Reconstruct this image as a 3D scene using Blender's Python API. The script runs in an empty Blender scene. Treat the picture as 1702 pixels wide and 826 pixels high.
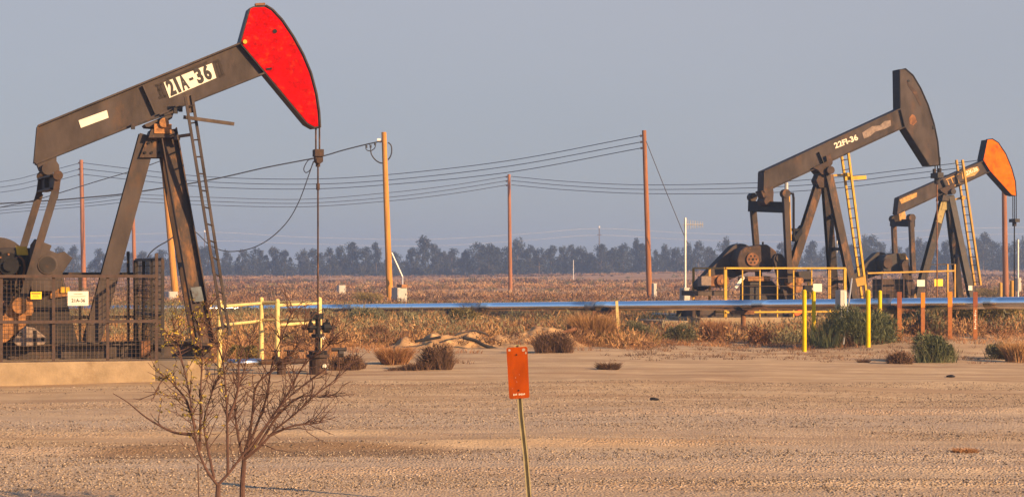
import bpy, bmesh, math, random
import numpy as np
from mathutils import Vector, Matrix
from bpy import context as ctx

random.seed(7)
RNG = np.random.default_rng(7)
R = math.radians
sc = ctx.scene
COL = sc.collection

# ------------------------------------------------------------------ camera, sky, sun, exposure
F, HZ, CH = 3309.0, 447.0, 2.3        # focal length in photo pixels, horizon row, camera height
cam_d = bpy.data.cameras.new('camera')
cam = bpy.data.objects.new('camera', cam_d); COL.objects.link(cam)
cam.location = (0, 0, CH); cam.rotation_euler = (R(90), 0, 0)
cam_d.sensor_width = 36; cam_d.lens = 36 * F / 1702; cam_d.shift_y = (HZ - 413) / 1702
cam_d.clip_start = 0.5; cam_d.clip_end = 6000
sc.camera = cam

SUN_AZ, SUN_EL = 52.0, 21.0           # degrees to the right of straight behind the camera, height
sdir = Vector((math.sin(R(SUN_AZ)) * math.cos(R(SUN_EL)), -math.cos(R(SUN_AZ)) * math.cos(R(SUN_EL)), math.sin(R(SUN_EL))))
world = bpy.data.worlds.new('World'); sc.world = world; world.use_nodes = True
wn = world.node_tree; bg = wn.nodes['Background']
sky = wn.nodes.new('ShaderNodeTexSky'); sky.sky_type = 'NISHITA'; sky.sun_disc = False
sky.sun_elevation = R(SUN_EL); sky.sun_rotation = math.atan2(sdir.x, sdir.y)
sky.air_density = 1.0; sky.dust_density = 1.0; sky.ozone_density = 4.0
# dusty evening veil low in the sky, thinning out overhead
wtc = wn.nodes.new('ShaderNodeTexCoord'); wsep = wn.nodes.new('ShaderNodeSeparateXYZ'); wn.links.new(wtc.outputs['Generated'], wsep.inputs[0])
wmr = wn.nodes.new('ShaderNodeMapRange'); wmr.interpolation_type = 'SMOOTHSTEP'; wn.links.new(wsep.outputs['Z'], wmr.inputs['Value'])
wmr.inputs['From Min'].default_value = .13; wmr.inputs['From Max'].default_value = .28; wmr.inputs['To Min'].default_value = .9; wmr.inputs['To Max'].default_value = 0
wcr = wn.nodes.new('ShaderNodeValToRGB'); wmp = wn.nodes.new('ShaderNodeMapping'); wmp.inputs['Scale'].default_value = (1, 1, 3.5); wn.links.new(wtc.outputs['Generated'], wmp.inputs[0])
wno = wn.nodes.new('ShaderNodeTexNoise'); wno.inputs['Scale'].default_value = 3.0; wno.inputs['Detail'].default_value = 4; wn.links.new(wmp.outputs[0], wno.inputs['Vector'])
wsh = wn.nodes.new('ShaderNodeMath'); wsh.operation = 'MULTIPLY_ADD'; wsh.inputs[1].default_value = .16; wn.links.new(wno.outputs['Fac'], wsh.inputs[0]); wn.links.new(wsep.outputs['Z'], wsh.inputs[2])
wn.links.new(wsh.outputs[0], wcr.inputs[0]); we = wcr.color_ramp.elements
we[0].position = .05; we[0].color = (.365, .385, .44, 1); we[1].position = .24; we[1].color = (.45, .446, .488, 1)
wsc = wn.nodes.new('ShaderNodeVectorMath'); wsc.operation = 'SCALE'; wsc.inputs['Scale'].default_value = 5.4; wn.links.new(wcr.outputs[0], wsc.inputs[0])
wmx = wn.nodes.new('ShaderNodeMixRGB'); wn.links.new(wmr.outputs[0], wmx.inputs[0]); wn.links.new(sky.outputs[0], wmx.inputs[1]); wn.links.new(wsc.outputs[0], wmx.inputs[2])
wn.links.new(wmx.outputs[0], bg.inputs['Color']); bg.inputs['Strength'].default_value = 0.085
sun_d = bpy.data.lights.new('sun', 'SUN'); sun_d.energy = 5.0; sun_d.angle = R(0.5); sun_d.color = (1.0, 0.63, 0.31)
sun = bpy.data.objects.new('sun', sun_d); COL.objects.link(sun)
sun.rotation_euler = (-sdir).to_track_quat('-Z', 'Y').to_euler()
sc.view_settings.view_transform = 'Standard'; sc.view_settings.look = 'None'
sc.view_settings.gamma = 1; sc.view_settings.exposure = 1.1
sc.render.engine = 'CYCLES'
cy = sc.cycles; cy.use_denoising = True; cy.max_bounces = 6; cy.diffuse_bounces = 3; cy.glossy_bounces = 3
cy.transmission_bounces = 3; cy.transparent_max_bounces = 6; cy.volume_bounces = 1

# ------------------------------------------------------------------ helpers
def gx(u, D): return (u - 851) / F * D
def gz_at(v, D): return CH - (v - HZ) / F * D
def W(u, v, D): return Vector((gx(u, D), D, gz_at(v, D)))
def Dof(v): return F * CH / (v - HZ)

def tag(o, label=None, cat=None, group=None, kind=None):
    if label: o['label'] = label
    if cat: o['category'] = cat
    if group: o['group'] = group
    if kind: o['kind'] = kind
    return o
def empty(name, loc=(0, 0, 0), rz=0, label=None, cat=None, group=None):
    o = bpy.data.objects.new(name, None); COL.objects.link(o)
    o.location = loc; o.rotation_euler = (0, 0, rz); o.empty_display_size = .2
    return tag(o, label, cat, group)
def link_mesh(name, me, mat, parent=None, loc=None, rz=0, smooth=False):
    if mat: me.materials.append(mat)
    o = bpy.data.objects.new(name, me); COL.objects.link(o)
    if parent: o.parent = parent
    if loc is not None: o.location = loc
    o.rotation_euler = (0, 0, rz)
    if smooth:
        me.polygons.foreach_set('use_smooth', [True] * len(me.polygons))
    return o
def copy_tree(o, parent=None):
    c = o.copy(); COL.objects.link(c)
    if parent is not None: c.parent = parent
    for ch in list(o.children): copy_tree(ch, c)
    return c

class MB:
    def __init__(s): s.v = []; s.f = []
    def add(s, vs, fs):
        n = len(s.v); s.v += [tuple(p) for p in vs]; s.f += [tuple(i + n for i in f) for f in fs]
    def box(s, a, b):
        x0, y0, z0 = a; x1, y1, z1 = b
        s.add([(x0,y0,z0),(x1,y0,z0),(x1,y1,z0),(x0,y1,z0),(x0,y0,z1),(x1,y0,z1),(x1,y1,z1),(x0,y1,z1)],
              [(0,3,2,1),(4,5,6,7),(0,1,5,4),(1,2,6,5),(2,3,7,6),(3,0,4,7)])
    def bar(s, p, q, w, h, up=(0, 0, 1)):
        p, q = Vector(p), Vector(q); d = (q - p).normalized(); up = Vector(up)
        if abs(d.dot(up)) > .98: up = Vector((1, 0, 0)) if abs(d.x) < .9 else Vector((0, 1, 0))
        a = d.cross(up).normalized() * w / 2; b = a.cross(d).normalized() * h / 2
        vs = [p-a-b, p+a-b, p+a+b, p-a+b, q-a-b, q+a-b, q+a+b, q-a+b]
        s.add(vs, [(0,1,2,3),(7,6,5,4),(0,4,5,1),(1,5,6,2),(2,6,7,3),(3,7,4,0)])
    def tube(s, pts, r, n=8, caps=True):
        pts = [Vector(p) for p in pts]; rs = r if isinstance(r, (list, tuple)) else [r] * len(pts)
        rings = []; a = None
        for i, p in enumerate(pts):
            d = (pts[min(i+1, len(pts)-1)] - pts[max(i-1, 0)]).normalized()
            if a is None:
                a = d.cross(Vector((0, 0, 1)) if abs(d.z) < .9 else Vector((1, 0, 0))).normalized()
            else:
                a = (a - d * a.dot(d)).normalized()
            b = d.cross(a)
            rings.append([p + (a * math.cos(2*math.pi*k/n) + b * math.sin(2*math.pi*k/n)) * rs[i] for k in range(n)])
        vs = [q for rg in rings for q in rg]; fs = []
        for i in range(len(pts)-1):
            for k in range(n):
                k2 = (k+1) % n
                fs.append((i*n+k, i*n+k2, (i+1)*n+k2, (i+1)*n+k))
        if caps and n > 2:
            fs.append(tuple(range(n))[::-1]); fs.append(tuple((len(pts)-1)*n+k for k in range(n)))
        s.add(vs, fs)
    def prism(s, poly, ya, yb):          # poly: (x, z) outline, extruded along local y
        a = sum(poly[i][0]*poly[(i+1) % len(poly)][1] - poly[(i+1) % len(poly)][0]*poly[i][1] for i in range(len(poly)))
        if a < 0: poly = poly[::-1]
        n = len(poly)
        vs = [(x, ya, z) for x, z in poly] + [(x, yb, z) for x, z in poly]
        fs = [tuple(range(n)), tuple(range(2*n-1, n-1, -1))]
        for i in range(n):
            j = (i+1) % n; fs.append((j, i, n+i, n+j))
        s.add(vs, fs)
    def drum(s, x, z, r, ya, yb, n=20):
        s.prism([(x + r*math.cos(2*math.pi*k/n), z + r*math.sin(2*math.pi*k/n)) for k in range(n)], ya, yb)
    def ibeam(s, p, q, dep, w, d, t=.02):   # dep = direction of the web depth, flanges w wide at +-d/2
        p, q = Vector(p), Vector(q); ax = (q-p).normalized(); dep = Vector(dep); dep = (dep - ax*dep.dot(ax)).normalized()
        for sg in (-1, 1):
            s.bar(p + dep*sg*(d/2 - t/2), q + dep*sg*(d/2 - t/2), w, t, dep)
        s.bar(p, q, t, d - 2*t - .004, dep)
    def build(s, name, mat, parent=None, loc=None, rz=0, smooth=False, bevel=0):
        me = bpy.data.meshes.new(name); me.from_pydata(s.v, [], s.f); me.update()
        o = link_mesh(name, me, mat, parent, loc, rz, smooth)
        if bevel:
            m = o.modifiers.new('bevel', 'BEVEL'); m.width = bevel; m.segments = 2; m.limit_method = 'ANGLE'
        return o

def fast_mesh(name, V, T, tint=None):
    me = bpy.data.meshes.new(name); n, m = len(V), len(T)
    me.vertices.add(n); me.vertices.foreach_set('co', np.ascontiguousarray(V, dtype=np.float32).ravel())
    k = T.shape[1]
    me.loops.add(m*k); me.loops.foreach_set('vertex_index', np.ascontiguousarray(T, dtype=np.int32).ravel())
    me.polygons.add(m); me.polygons.foreach_set('loop_start', np.arange(0, m*k, k, dtype=np.int32))
    me.update(calc_edges=True)
    if tint is not None:
        at = me.attributes.new('tint', 'FLOAT', 'POINT'); at.data.foreach_set('value', np.ascontiguousarray(tint, dtype=np.float32))
    return me

# value noise (vectorised)
def _h(i, j, s):
    n = (i * 374761393 + j * 668265263 + s * 974634721) & 0xffffffff
    n = ((n ^ (n >> 13)) * 1274126177) & 0xffffffff
    return ((n ^ (n >> 16)) & 0xffff) / 65535.0
def vnoise(x, y, s=0):
    x = np.asarray(x, dtype=float); y = np.asarray(y, dtype=float)
    i = np.floor(x).astype(np.int64); j = np.floor(y).astype(np.int64); fx = x - i; fy = y - j
    fx = fx*fx*(3-2*fx); fy = fy*fy*(3-2*fy)
    return (_h(i,j,s)*(1-fx)+_h(i+1,j,s)*fx)*(1-fy) + (_h(i,j+1,s)*(1-fx)+_h(i+1,j+1,s)*fx)*fy
def sst(a, b, x):
    t = np.clip((np.asarray(x, dtype=float) - a) / (b - a), 0, 1); return t*t*(3-2*t)

def ground(x, y):
    x = np.asarray(x, dtype=float); y = np.asarray(y, dtype=float)
    z = (vnoise(x*.35, y*.35, 1) - .5) * .05 + (vnoise(x*1.3, y*1.3, 2) - .5) * .022
    z = z + (vnoise(x*.5+y*.1, y*3.1+vnoise(x*.3, y*.3, 15)*4, 3) - .5) * .014 * sst(60, 40, y)          # wheel-drawn streaks across the view
    z = z + (vnoise(x*4.1, y*4.1, 5) - .5) * .012 * sst(60, 50, y)
    # rut ledges
    for (x0, y0, x1, y1, a, w) in ((-9, 24.6, 3, 25.8, .05, .35), (-8, 27.6, -1, 27.2, .03, .3), (-3, 22.6, 6, 22.9, .035, .3),
                                   (0, 30.5, 12, 32.2, .04, .35), (3, 23.9, 9, 24.2, .03, .25), (-12, 33, 2, 33.6, .02, .3),
                                   (0, 20.9, 7, 21.4, .03, .25)):
        yc = y0 + (x - x0) * (y1 - y0) / (x1 - x0)
        m = sst(x0-1.5, x0+1.5, x) * sst(x1+1.5, x1-1.5, x)
        z = z + 1.7 * m * a * (sst(-w, w*.15, y-yc) - .7*sst(w*.1, w*1.6, y-yc))
    z = z + .3 * sst(51, 58, y) * sst(8.0, 12, x) * sst(80, 66, y)          # low rise at the right
    z = z + (vnoise(x*.16, y*.16, 4) - .5) * .22 * sst(60, 90, y)
    z = z + (vnoise(x*.02, y*.02, 6) - .5) * .8 * sst(150, 300, y)
    z = z + 1.5 * sst(250, 560, y) * sst(-40, 80, x)
    return z
def gh(x, y): return float(ground(np.array([x]), np.array([y]))[0])

# ------------------------------------------------------------------ materials
def _n(nt, t, **kw):
    n = nt.nodes.new(t)
    for k, v in kw.items(): setattr(n, k, v)
    return n
def material(name, base, var=.25, scale=3.0, rough=.7, metallic=0.0, rust=None, rust_amt=.5, rust_scale=2.2, streak=1.0,
             bump=0.0, bump_scale=40, tint=None, spec=.3):
    m = bpy.data.materials.new(name); m.use_nodes = True; nt = m.node_tree; L = nt.links
    b = nt.nodes['Principled BSDF']; b.inputs['Roughness'].default_value = rough; b.inputs['Metallic'].default_value = metallic
    b.inputs['Specular IOR Level'].default_value = spec
    tc = _n(nt, 'ShaderNodeTexCoord'); mp = _n(nt, 'ShaderNodeMapping'); mp.inputs['Scale'].default_value = (1, 1, streak)
    L.new(tc.outputs['Object'], mp.inputs[0])
    no = _n(nt, 'ShaderNodeTexNoise'); no.inputs['Scale'].default_value = scale; no.inputs['Detail'].default_value = 6; no.inputs['Roughness'].default_value = .65
    L.new(mp.outputs[0], no.inputs['Vector'])
    cr = _n(nt, 'ShaderNodeValToRGB'); e = cr.color_ramp.elements
    e[0].position = .3; e[1].position = .7
    e[0].color = (*[c*(1-var) for c in base], 1); e[1].color = (*[min(1, c*(1+var)) for c in base], 1)
    L.new(no.outputs['Fac'], cr.inputs[0]); out = cr.outputs[0]
    if tint:
        at = _n(nt, 'ShaderNodeAttribute', attribute_name='tint')
        cr2 = _n(nt, 'ShaderNodeValToRGB'); ee = cr2.color_ramp.elements
        ee[0].color = (*tint[0], 1); ee[1].color = (*tint[-1], 1)
        for i, c in enumerate(tint[1:-1]):
            x = ee.new((i+1)/(len(tint)-1)); x.color = (*c, 1)
        L.new(at.outputs['Fac'], cr2.inputs[0]); out = cr2.outputs[0]
    if rust:
        n2 = _n(nt, 'ShaderNodeTexNoise'); n2.inputs['Scale'].default_value = rust_scale; n2.inputs['Detail'].default_value = 9; n2.inputs['Roughness'].default_value = .7
        L.new(mp.outputs[0], n2.inputs['Vector'])
        r2 = _n(nt, 'ShaderNodeValToRGB'); r2.color_ramp.elements[0].position = .68 - .3*rust_amt; r2.color_ramp.elements[1].position = .78 - .2*rust_amt
        L.new(n2.outputs['Fac'], r2.inputs[0])
        mx = _n(nt, 'ShaderNodeMixRGB'); mx.inputs[2].default_value = (*rust, 1)
        L.new(r2.outputs[0], mx.inputs[0]); L.new(out, mx.inputs[1]); out = mx.outputs[0]
    L.new(out, b.inputs['Base Color'])
    if bump:
        n3 = _n(nt, 'ShaderNodeTexNoise'); n3.inputs['Scale'].default_value = bump_scale; n3.inputs['Detail'].default_value = 5
        L.new(tc.outputs['Object'], n3.inputs['Vector'])
        bp = _n(nt, 'ShaderNodeBump'); bp.inputs['Strength'].default_value = bump; bp.inputs['Distance'].default_value = .02
        L.new(n3.outputs['Fac'], bp.inputs['Height']); L.new(bp.outputs[0], b.inputs['Normal'])
    return m

RUST = (.19, .075, .03)
M = {}
M['steel'] = material('brown_weathered_steel', (.052, .041, .037), .45, 2.0, .75, rust=(.088, .055, .038), rust_amt=.45, rust_scale=1.7, streak=.45, bump=.12, spec=.15)
M['dark_steel'] = material('dark_oily_steel', (.022, .017, .016), .4, 4, .6, rust=(.075, .036, .02), rust_amt=.45, rust_scale=3)
M['black_steel'] = material('black_steel', (.011, .0105, .012), .4, 6, .6, spec=.15)
M['rust'] = material('rusty_steel', (.16, .072, .035), .5, 6, .85, rust=(.3, .13, .045), rust_amt=.5, rust_scale=5, bump=.2)
M['brown_rust'] = material('brown_rusty_steel', (.045, .026, .018), .5, 3.5, .75, rust=(.14, .066, .03), rust_amt=.42, rust_scale=2.4, bump=.15)
M['rust_orange'] = material('orange_rusty_steel', (.27, .125, .045), .5, 7, .85, rust=(.07, .04, .026), rust_amt=.5, rust_scale=5, bump=.2)
M['leg_rust'] = material('leg_rusty_streaked_steel', (.04, .026, .02), .45, 3, .7, rust=(.19, .085, .028), rust_amt=.55, rust_scale=2.6, streak=.35)
M['fence_brown'] = material('brown_painted_fence_steel', (.056, .035, .028), .3, 8, .75, rust=(.09, .04, .022), rust_amt=.4, rust_scale=9)
M['wire_mesh'] = material('dull_fence_wire', (.1, .068, .05), .2, 5, .7)
M['red'] = material('red_horsehead_paint', (.36, .002, .0025), .35, 9, .9, rust=(.42, .035, .006), rust_amt=.45, rust_scale=6, bump=.25, bump_scale=12, spec=.04)
M['orange_paint'] = material('orange_horsehead_paint', (.6, .125, .002), .25, 3, .9, rust=(.6, .055, .002), rust_amt=.5, rust_scale=2.2, spec=.04)
M['white'] = material('white_sign_paint', (.6, .57, .47), .1, 6, .6)
M['ink'] = material('black_sign_ink', (.03, .026, .024), .2, 8, .7)
M['red_ink'] = material('faded_red_ink', (.35, .1, .08), .2, 8, .7)
M['stain'] = material('black_tar_stain', (.03, .022, .018), .4, 9, .8)
M['old_white'] = material('worn_white_lettering', (.72, .62, .48), .2, 9, .8, rust=(.2, .12, .08), rust_amt=.35, rust_scale=14)
M['bare_tan'] = material('bare_tan_patch', (.42, .24, .08), .35, 7, .85, rust=(.14, .08, .04), rust_amt=.5, rust_scale=9)
M['grey_patch'] = material('worn_grey_patch', (.2, .15, .12), .35, 8, .85, rust=(.3, .23, .18), rust_amt=.5, rust_scale=9)
M['yellow'] = material('yellow_safety_paint', (.5, .29, .02), .25, 4, .6, rust=(.3, .16, .03), rust_amt=.35, rust_scale=8)
M['dark_yellow'] = material('dusty_yellow_paint', (.4, .22, .03), .2, 4, .6, rust=(.35, .2, .06), rust_amt=.3, rust_scale=8)
M['post_yellow'] = material('bright_yellow_post_paint', (.62, .43, .006), .2, 4, .6, rust=(.42, .27, .03), rust_amt=.3, rust_scale=7, spec=.1)
M['pale_yellow'] = material('faded_yellow_pipe_paint', (.55, .43, .17), .25, 9, .6, rust=(.4, .26, .1), rust_amt=.3, rust_scale=11)
M['sign_yellow'] = material('yellow_sign', (.85, .55, .03), .08, 5, .5)
M['wood'] = material('brown_utility_pole_wood', (.25, .1, .032), .35, 5, .9, rust=(.15, .065, .028), rust_amt=.4, rust_scale=4, streak=.08, bump=.25)
M['wood_orange'] = material('orange_utility_pole_wood', (.42, .195, .03), .3, 5, .9, rust=(.3, .13, .026), rust_amt=.4, rust_scale=4, streak=.08, bump=.25)
M['red_wood'] = material('reddish_utility_pole_wood', (.26, .11, .05), .3, 5, .9, rust=(.18, .075, .038), rust_amt=.4, rust_scale=4, streak=.08, bump=.25)
M['plank'] = material('grey_wood_plank', (.075, .055, .042), .4, 5, .9, streak=.2)
M['alu'] = material('bright_aluminium_cladding', (.8, .8, .8), .04, 1.2, .22, metallic=1.0)
M['alu_dull'] = material('dull_aluminium_band', (.42, .42, .42), .2, 4, .35, metallic=.9)
M['concrete'] = material('warm_concrete', (.27, .2, .122), .25, 2.2, .9, rust=(.2, .14, .08), rust_amt=.5, rust_scale=1.5, bump=.3, bump_scale=25)
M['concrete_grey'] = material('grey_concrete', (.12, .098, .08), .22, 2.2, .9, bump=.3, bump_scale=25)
M['cabinet'] = material('pale_painted_cabinet', (.36, .335, .29), .15, 5, .6)
M['galv'] = material('galvanised_steel', (.5, .48, .44), .15, 8, .45, metallic=.5)
M['cable'] = material('black_cable', (.022, .022, .024), .2, 4, .6)
M['conductor'] = material('grey_conductor', (.045, .047, .055), .2, 4, .6)
M['pale_line'] = material('pale_conductor', (.6, .58, .56), .1, 4, .5)
M['insul'] = material('dark_glazed_insulator', (.07, .05, .045), .2, 6, .3)
M['white_insul'] = material('white_insulator', (.75, .73, .7), .1, 6, .3)
M['orange_sign'] = material('orange_marker_panel', (.28, .045, .002), .3, 5, .85, rust=(.19, .042, .008), rust_amt=.4, rust_scale=8, streak=.4, spec=.06)
M['scuff'] = material('grey_scuffed_metal', (.3, .24, .2), .3, 14, .7)
M['channel'] = material('olive_steel_channel_post', (.3, .25, .13), .2, 10, .5)
M['marker_orange'] = material('faded_orange_marker', (.29, .105, .032), .35, 7, .85, rust=(.17, .07, .03), rust_amt=.4, rust_scale=8)
M['marker_cap'] = material('orange_reflective_cap', (.55, .18, .01), .2, 8, .5)
M['marker_red'] = material('brick_red_marker_cap', (.2, .055, .022), .25, 8, .6)
M['orange_plastic'] = material('orange_red_plastic', (.85, .1, .02), .08, 5, .5)
M['olive_paint'] = material('olive_yellow_worn_paint', (.3, .23, .09), .35, 5, .75, rust=(.1, .06, .035), rust_amt=.45, rust_scale=5)
M['pale_blue'] = material('pale_blue_worn_paint', (.1, .115, .125), .35, 6, .7, rust=(.05, .03, .024), rust_amt=.6, rust_scale=7)
M['bark'] = material('reddish_brown_bark', (.08, .042, .032), .35, 12, .85, bump=.3)
M['leaf'] = material('yellow_green_leaf', (.3, .25, .03), .2, 4, .6, tint=[(.12, .115, .022), (.27, .21, .028), (.4, .25, .03)])
M['dry'] = material('dry_grass', (.36, .22, .1), .2, 4, .8, tint=[(.13, .068, .03), (.31, .16, .06), (.42, .27, .13)])
M['orange_dry'] = material('rust_orange_dry_brush', (.36, .16, .06), .2, 4, .8, tint=[(.1, .048, .024), (.25, .115, .048), (.38, .215, .1)])
M['sage'] = material('grey_green_sage', (.12, .12, .06), .2, 4, .8, tint=[(.05, .048, .028), (.105, .1, .05), (.19, .165, .085)])
M['green'] = material('green_brush', (.07, .1, .03), .2, 4, .8, tint=[(.03, .038, .018), (.075, .088, .038), (.17, .17, .08)])
M['olive'] = material('olive_yellow_brush', (.2, .16, .05), .2, 4, .8, tint=[(.06, .05, .018), (.17, .125, .035), (.32, .22, .07)])
M['brown_dry'] = material('dark_brown_dead_brush', (.1, .055, .035), .2, 4, .85, tint=[(.045, .026, .018), (.11, .06, .036), (.2, .11, .055)])
M['scrub'] = material('far_tan_scrub', (.28, .15, .09), .2, 4, .85, tint=[(.08, .05, .034), (.23, .135, .075), (.38, .24, .13)])
M['far_leaf'] = material('dark_far_foliage', (.05, .055, .04), .2, .1, .8, tint=[(.008, .015, .02), (.022, .032, .036), (.065, .064, .06)])
M['far_trunk'] = material('far_bark', (.12, .09, .07), .2, 2, .9)
M['pebble'] = material('mixed_gravel', (.35, .27, .2), .3, 3, .85, tint=[(.045, .036, .03), (.22, .16, .105), (.45, .36, .265)])
M['sand'] = material('loose_pale_sand', (.38, .235, .11), .35, 3.5, .95, rust=(.2, .115, .058), rust_amt=.6, rust_scale=2.5, bump=1.0, bump_scale=7)

# ground material
def ground_material():
    m = bpy.data.materials.new('desert_ground'); m.use_nodes = True; nt = m.node_tree; L = nt.links
    b = nt.nodes['Principled BSDF']; b.inputs['Roughness'].default_value = .95; b.inputs['Specular IOR Level'].default_value = .15
    tc = _n(nt, 'ShaderNodeTexCoord'); sep = _n(nt, 'ShaderNodeSeparateXYZ'); L.new(tc.outputs['Object'], sep.inputs[0])
    def noise(scale, det=6, vec=None, ro=.6):
        n = _n(nt, 'ShaderNodeTexNoise'); n.inputs['Scale'].default_value = scale; n.inputs['Detail'].default_value = det; n.inputs['Roughness'].default_value = ro
        L.new(vec or tc.outputs['Object'], n.inputs['Vector']); return n.outputs['Fac']
    def ramp(x, a, bb, c0=(0,0,0), c1=(1,1,1)):
        r = _n(nt, 'ShaderNodeValToRGB'); e = r.color_ramp.elements; e[0].position = a; e[1].position = bb
        e[0].color = (*c0, 1); e[1].color = (*c1, 1); L.new(x, r.inputs[0]); return r.outputs[0]
    def mix(f, a, bb, t='MIX'):
        x = _n(nt, 'ShaderNodeMixRGB', blend_type=t)
        for i, v in enumerate((f, a, bb)):
            if hasattr(v, 'node'): L.new(v, x.inputs[i])
            elif isinstance(v, float): x.inputs[i].default_value = v
            else: x.inputs[i].default_value = (*v, 1)
        return x.outputs[0]
    def math_(op, a, bb):
        x = _n(nt, 'ShaderNodeMath', operation=op)
        for i, v in enumerate((a, bb)):
            if hasattr(v, 'node'): L.new(v, x.inputs[i])
            else: x.inputs[i].default_value = v
        return x.outputs[0]
    def rng(x, a, bb):
        r = _n(nt, 'ShaderNodeMapRange'); r.inputs['From Min'].default_value = a; r.inputs['From Max'].default_value = bb
        L.new(x, r.inputs['Value']); return r.outputs[0]
    st = _n(nt, 'ShaderNodeMapping'); st.inputs['Scale'].default_value = (.16, 1, 1); L.new(tc.outputs['Object'], st.inputs[0])
    streak = noise(1.1, 7, st.outputs[0])
    sand = ramp(noise(.9), .3, .72, (.375, .263, .147), (.54, .395, .24))
    sand = mix(ramp(streak, .42, .66), sand, (.3, .19, .105))
    # gravel cells
    vo = _n(nt, 'ShaderNodeTexVoronoi'); vo.inputs['Scale'].default_value = 27; L.new(tc.outputs['Object'], vo.inputs['Vector'])
    sx = _n(nt, 'ShaderNodeSeparateXYZ'); L.new(vo.outputs['Color'], sx.inputs[0])
    stone = ramp(sx.outputs[0], 0, 1, (.1, .075, .06), (.68, .53, .4))
    stone = mix(ramp(sx.outputs[1], .7, .9), stone, (.42, .26, .15))
    cellm = ramp(vo.outputs['Distance'], .25, .6, (1, 1, 1), (0, 0, 0))
    pick = ramp(sx.outputs[2], .12, .2)
    # where gravel lies: bands nearer than ~33 m, broken by noise streaks and wheel tracks
    yy = math_('ADD', sep.outputs['Y'], math_('MULTIPLY', math_('SUBTRACT', streak, .5), 13.0))
    gm = rng(yy, 36.5, 32.0)
    gm = math_('MULTIPLY', gm, ramp(noise(.33, 5, st.outputs[0]), .36, .5))
    gm = math_('MULTIPLY', gm, math_('MULTIPLY', cellm, pick))
    bandn = noise(.16, 5, st.outputs[0])
    near = mix(math_('MULTIPLY', rng(yy, 36.5, 31.0), ramp(bandn, .42, .58, (0, 0, 0), (.75, .75, .75))), sand, (.42, .335, .245))
    near = mix(ramp(noise(.5, 6, st.outputs[0]), .6, .75, (0, 0, 0), (.7, .7, .7)), near, (.27, .165, .09))
    near = mix(gm, near, stone)
    soil = ramp(noise(.6), .3, .7, (.2, .115, .062), (.36, .215, .12))
    far = ramp(noise(.05, 8), .35, .65, (.24, .14, .08), (.38, .235, .135))
    w = math_('ADD', sep.outputs['Y'], math_('MULTIPLY', math_('SUBTRACT', noise(.25, 5), .5), 22.0))
    c = mix(rng(w, 56.0, 64.0), near, soil); c = mix(rng(w, 120.0, 180.0), c, far)
    # darker ragged ellipse in the ground colour along the wheel track at the left
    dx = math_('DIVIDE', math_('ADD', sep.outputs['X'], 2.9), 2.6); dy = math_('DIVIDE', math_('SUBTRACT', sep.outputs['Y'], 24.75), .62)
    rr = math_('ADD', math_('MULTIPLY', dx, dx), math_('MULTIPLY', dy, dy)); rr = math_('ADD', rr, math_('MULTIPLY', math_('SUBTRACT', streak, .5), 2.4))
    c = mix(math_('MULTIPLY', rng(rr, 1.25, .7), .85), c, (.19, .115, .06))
    L.new(c, b.inputs['Base Color'])
    h = math_('ADD', math_('MULTIPLY', gm, .6), math_('MULTIPLY', noise(22, 6), .9))
    h = math_('ADD', h, math_('MULTIPLY', streak, 1.2))
    bp = _n(nt, 'ShaderNodeBump'); bp.inputs['Strength'].default_value = .8; bp.inputs['Distance'].default_value = .035
    L.new(h, bp.inputs['Height']); L.new(bp.outputs[0], b.inputs['Normal'])
    return m
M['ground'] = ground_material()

# ------------------------------------------------------------------ the ground sheet
def axis(a, b, step, lo, hi, g=1.12):
    mid = list(np.arange(a, b + 1e-6, step)); up = []; x = mid[-1]; s = step
    while x < hi: s *= g; x += s; up.append(min(x, hi))
    dn = []; x = mid[0]; s = step
    while x > lo: s *= g; x -= s; dn.append(max(x, lo))
    return np.array(dn[::-1] + mid + up)
xs = axis(-17, 19, .16, -640, 640); ys = axis(15, 66, .16, -14, 1080)
X, Y = np.meshgrid(xs, ys); Z = ground(X, Y)
nx, ny = len(xs), len(ys)
V = np.stack([X.ravel(), Y.ravel(), Z.ravel()], 1)
ii = (np.arange(ny-1)[:, None]*nx + np.arange(nx-1)[None, :]).ravel()
me = fast_mesh('ground', V, np.stack([ii, ii+1, ii+nx+1, ii+nx], 1))
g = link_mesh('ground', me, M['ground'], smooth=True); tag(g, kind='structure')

# haze: still evening air over the whole scene
hz = MB(); hz.box((-680, -30, -3), (680, 1120, 18))
hm = bpy.data.materials.new('haze_air'); hm.use_nodes = True; hm.node_tree.nodes.clear()
ho = hm.node_tree.nodes.new('ShaderNodeOutputMaterial'); hv = hm.node_tree.nodes.new('ShaderNodeVolumePrincipled')
hv.inputs['Color'].default_value = (.5, .7, 1, 1); hv.inputs['Density'].default_value = .0008; hv.inputs['Anisotropy'].default_value = .45
hm.node_tree.links.new(hv.outputs[0], ho.inputs['Volume'])
hzo = hz.build('haze', hm); tag(hzo, kind='stuff')

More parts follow.
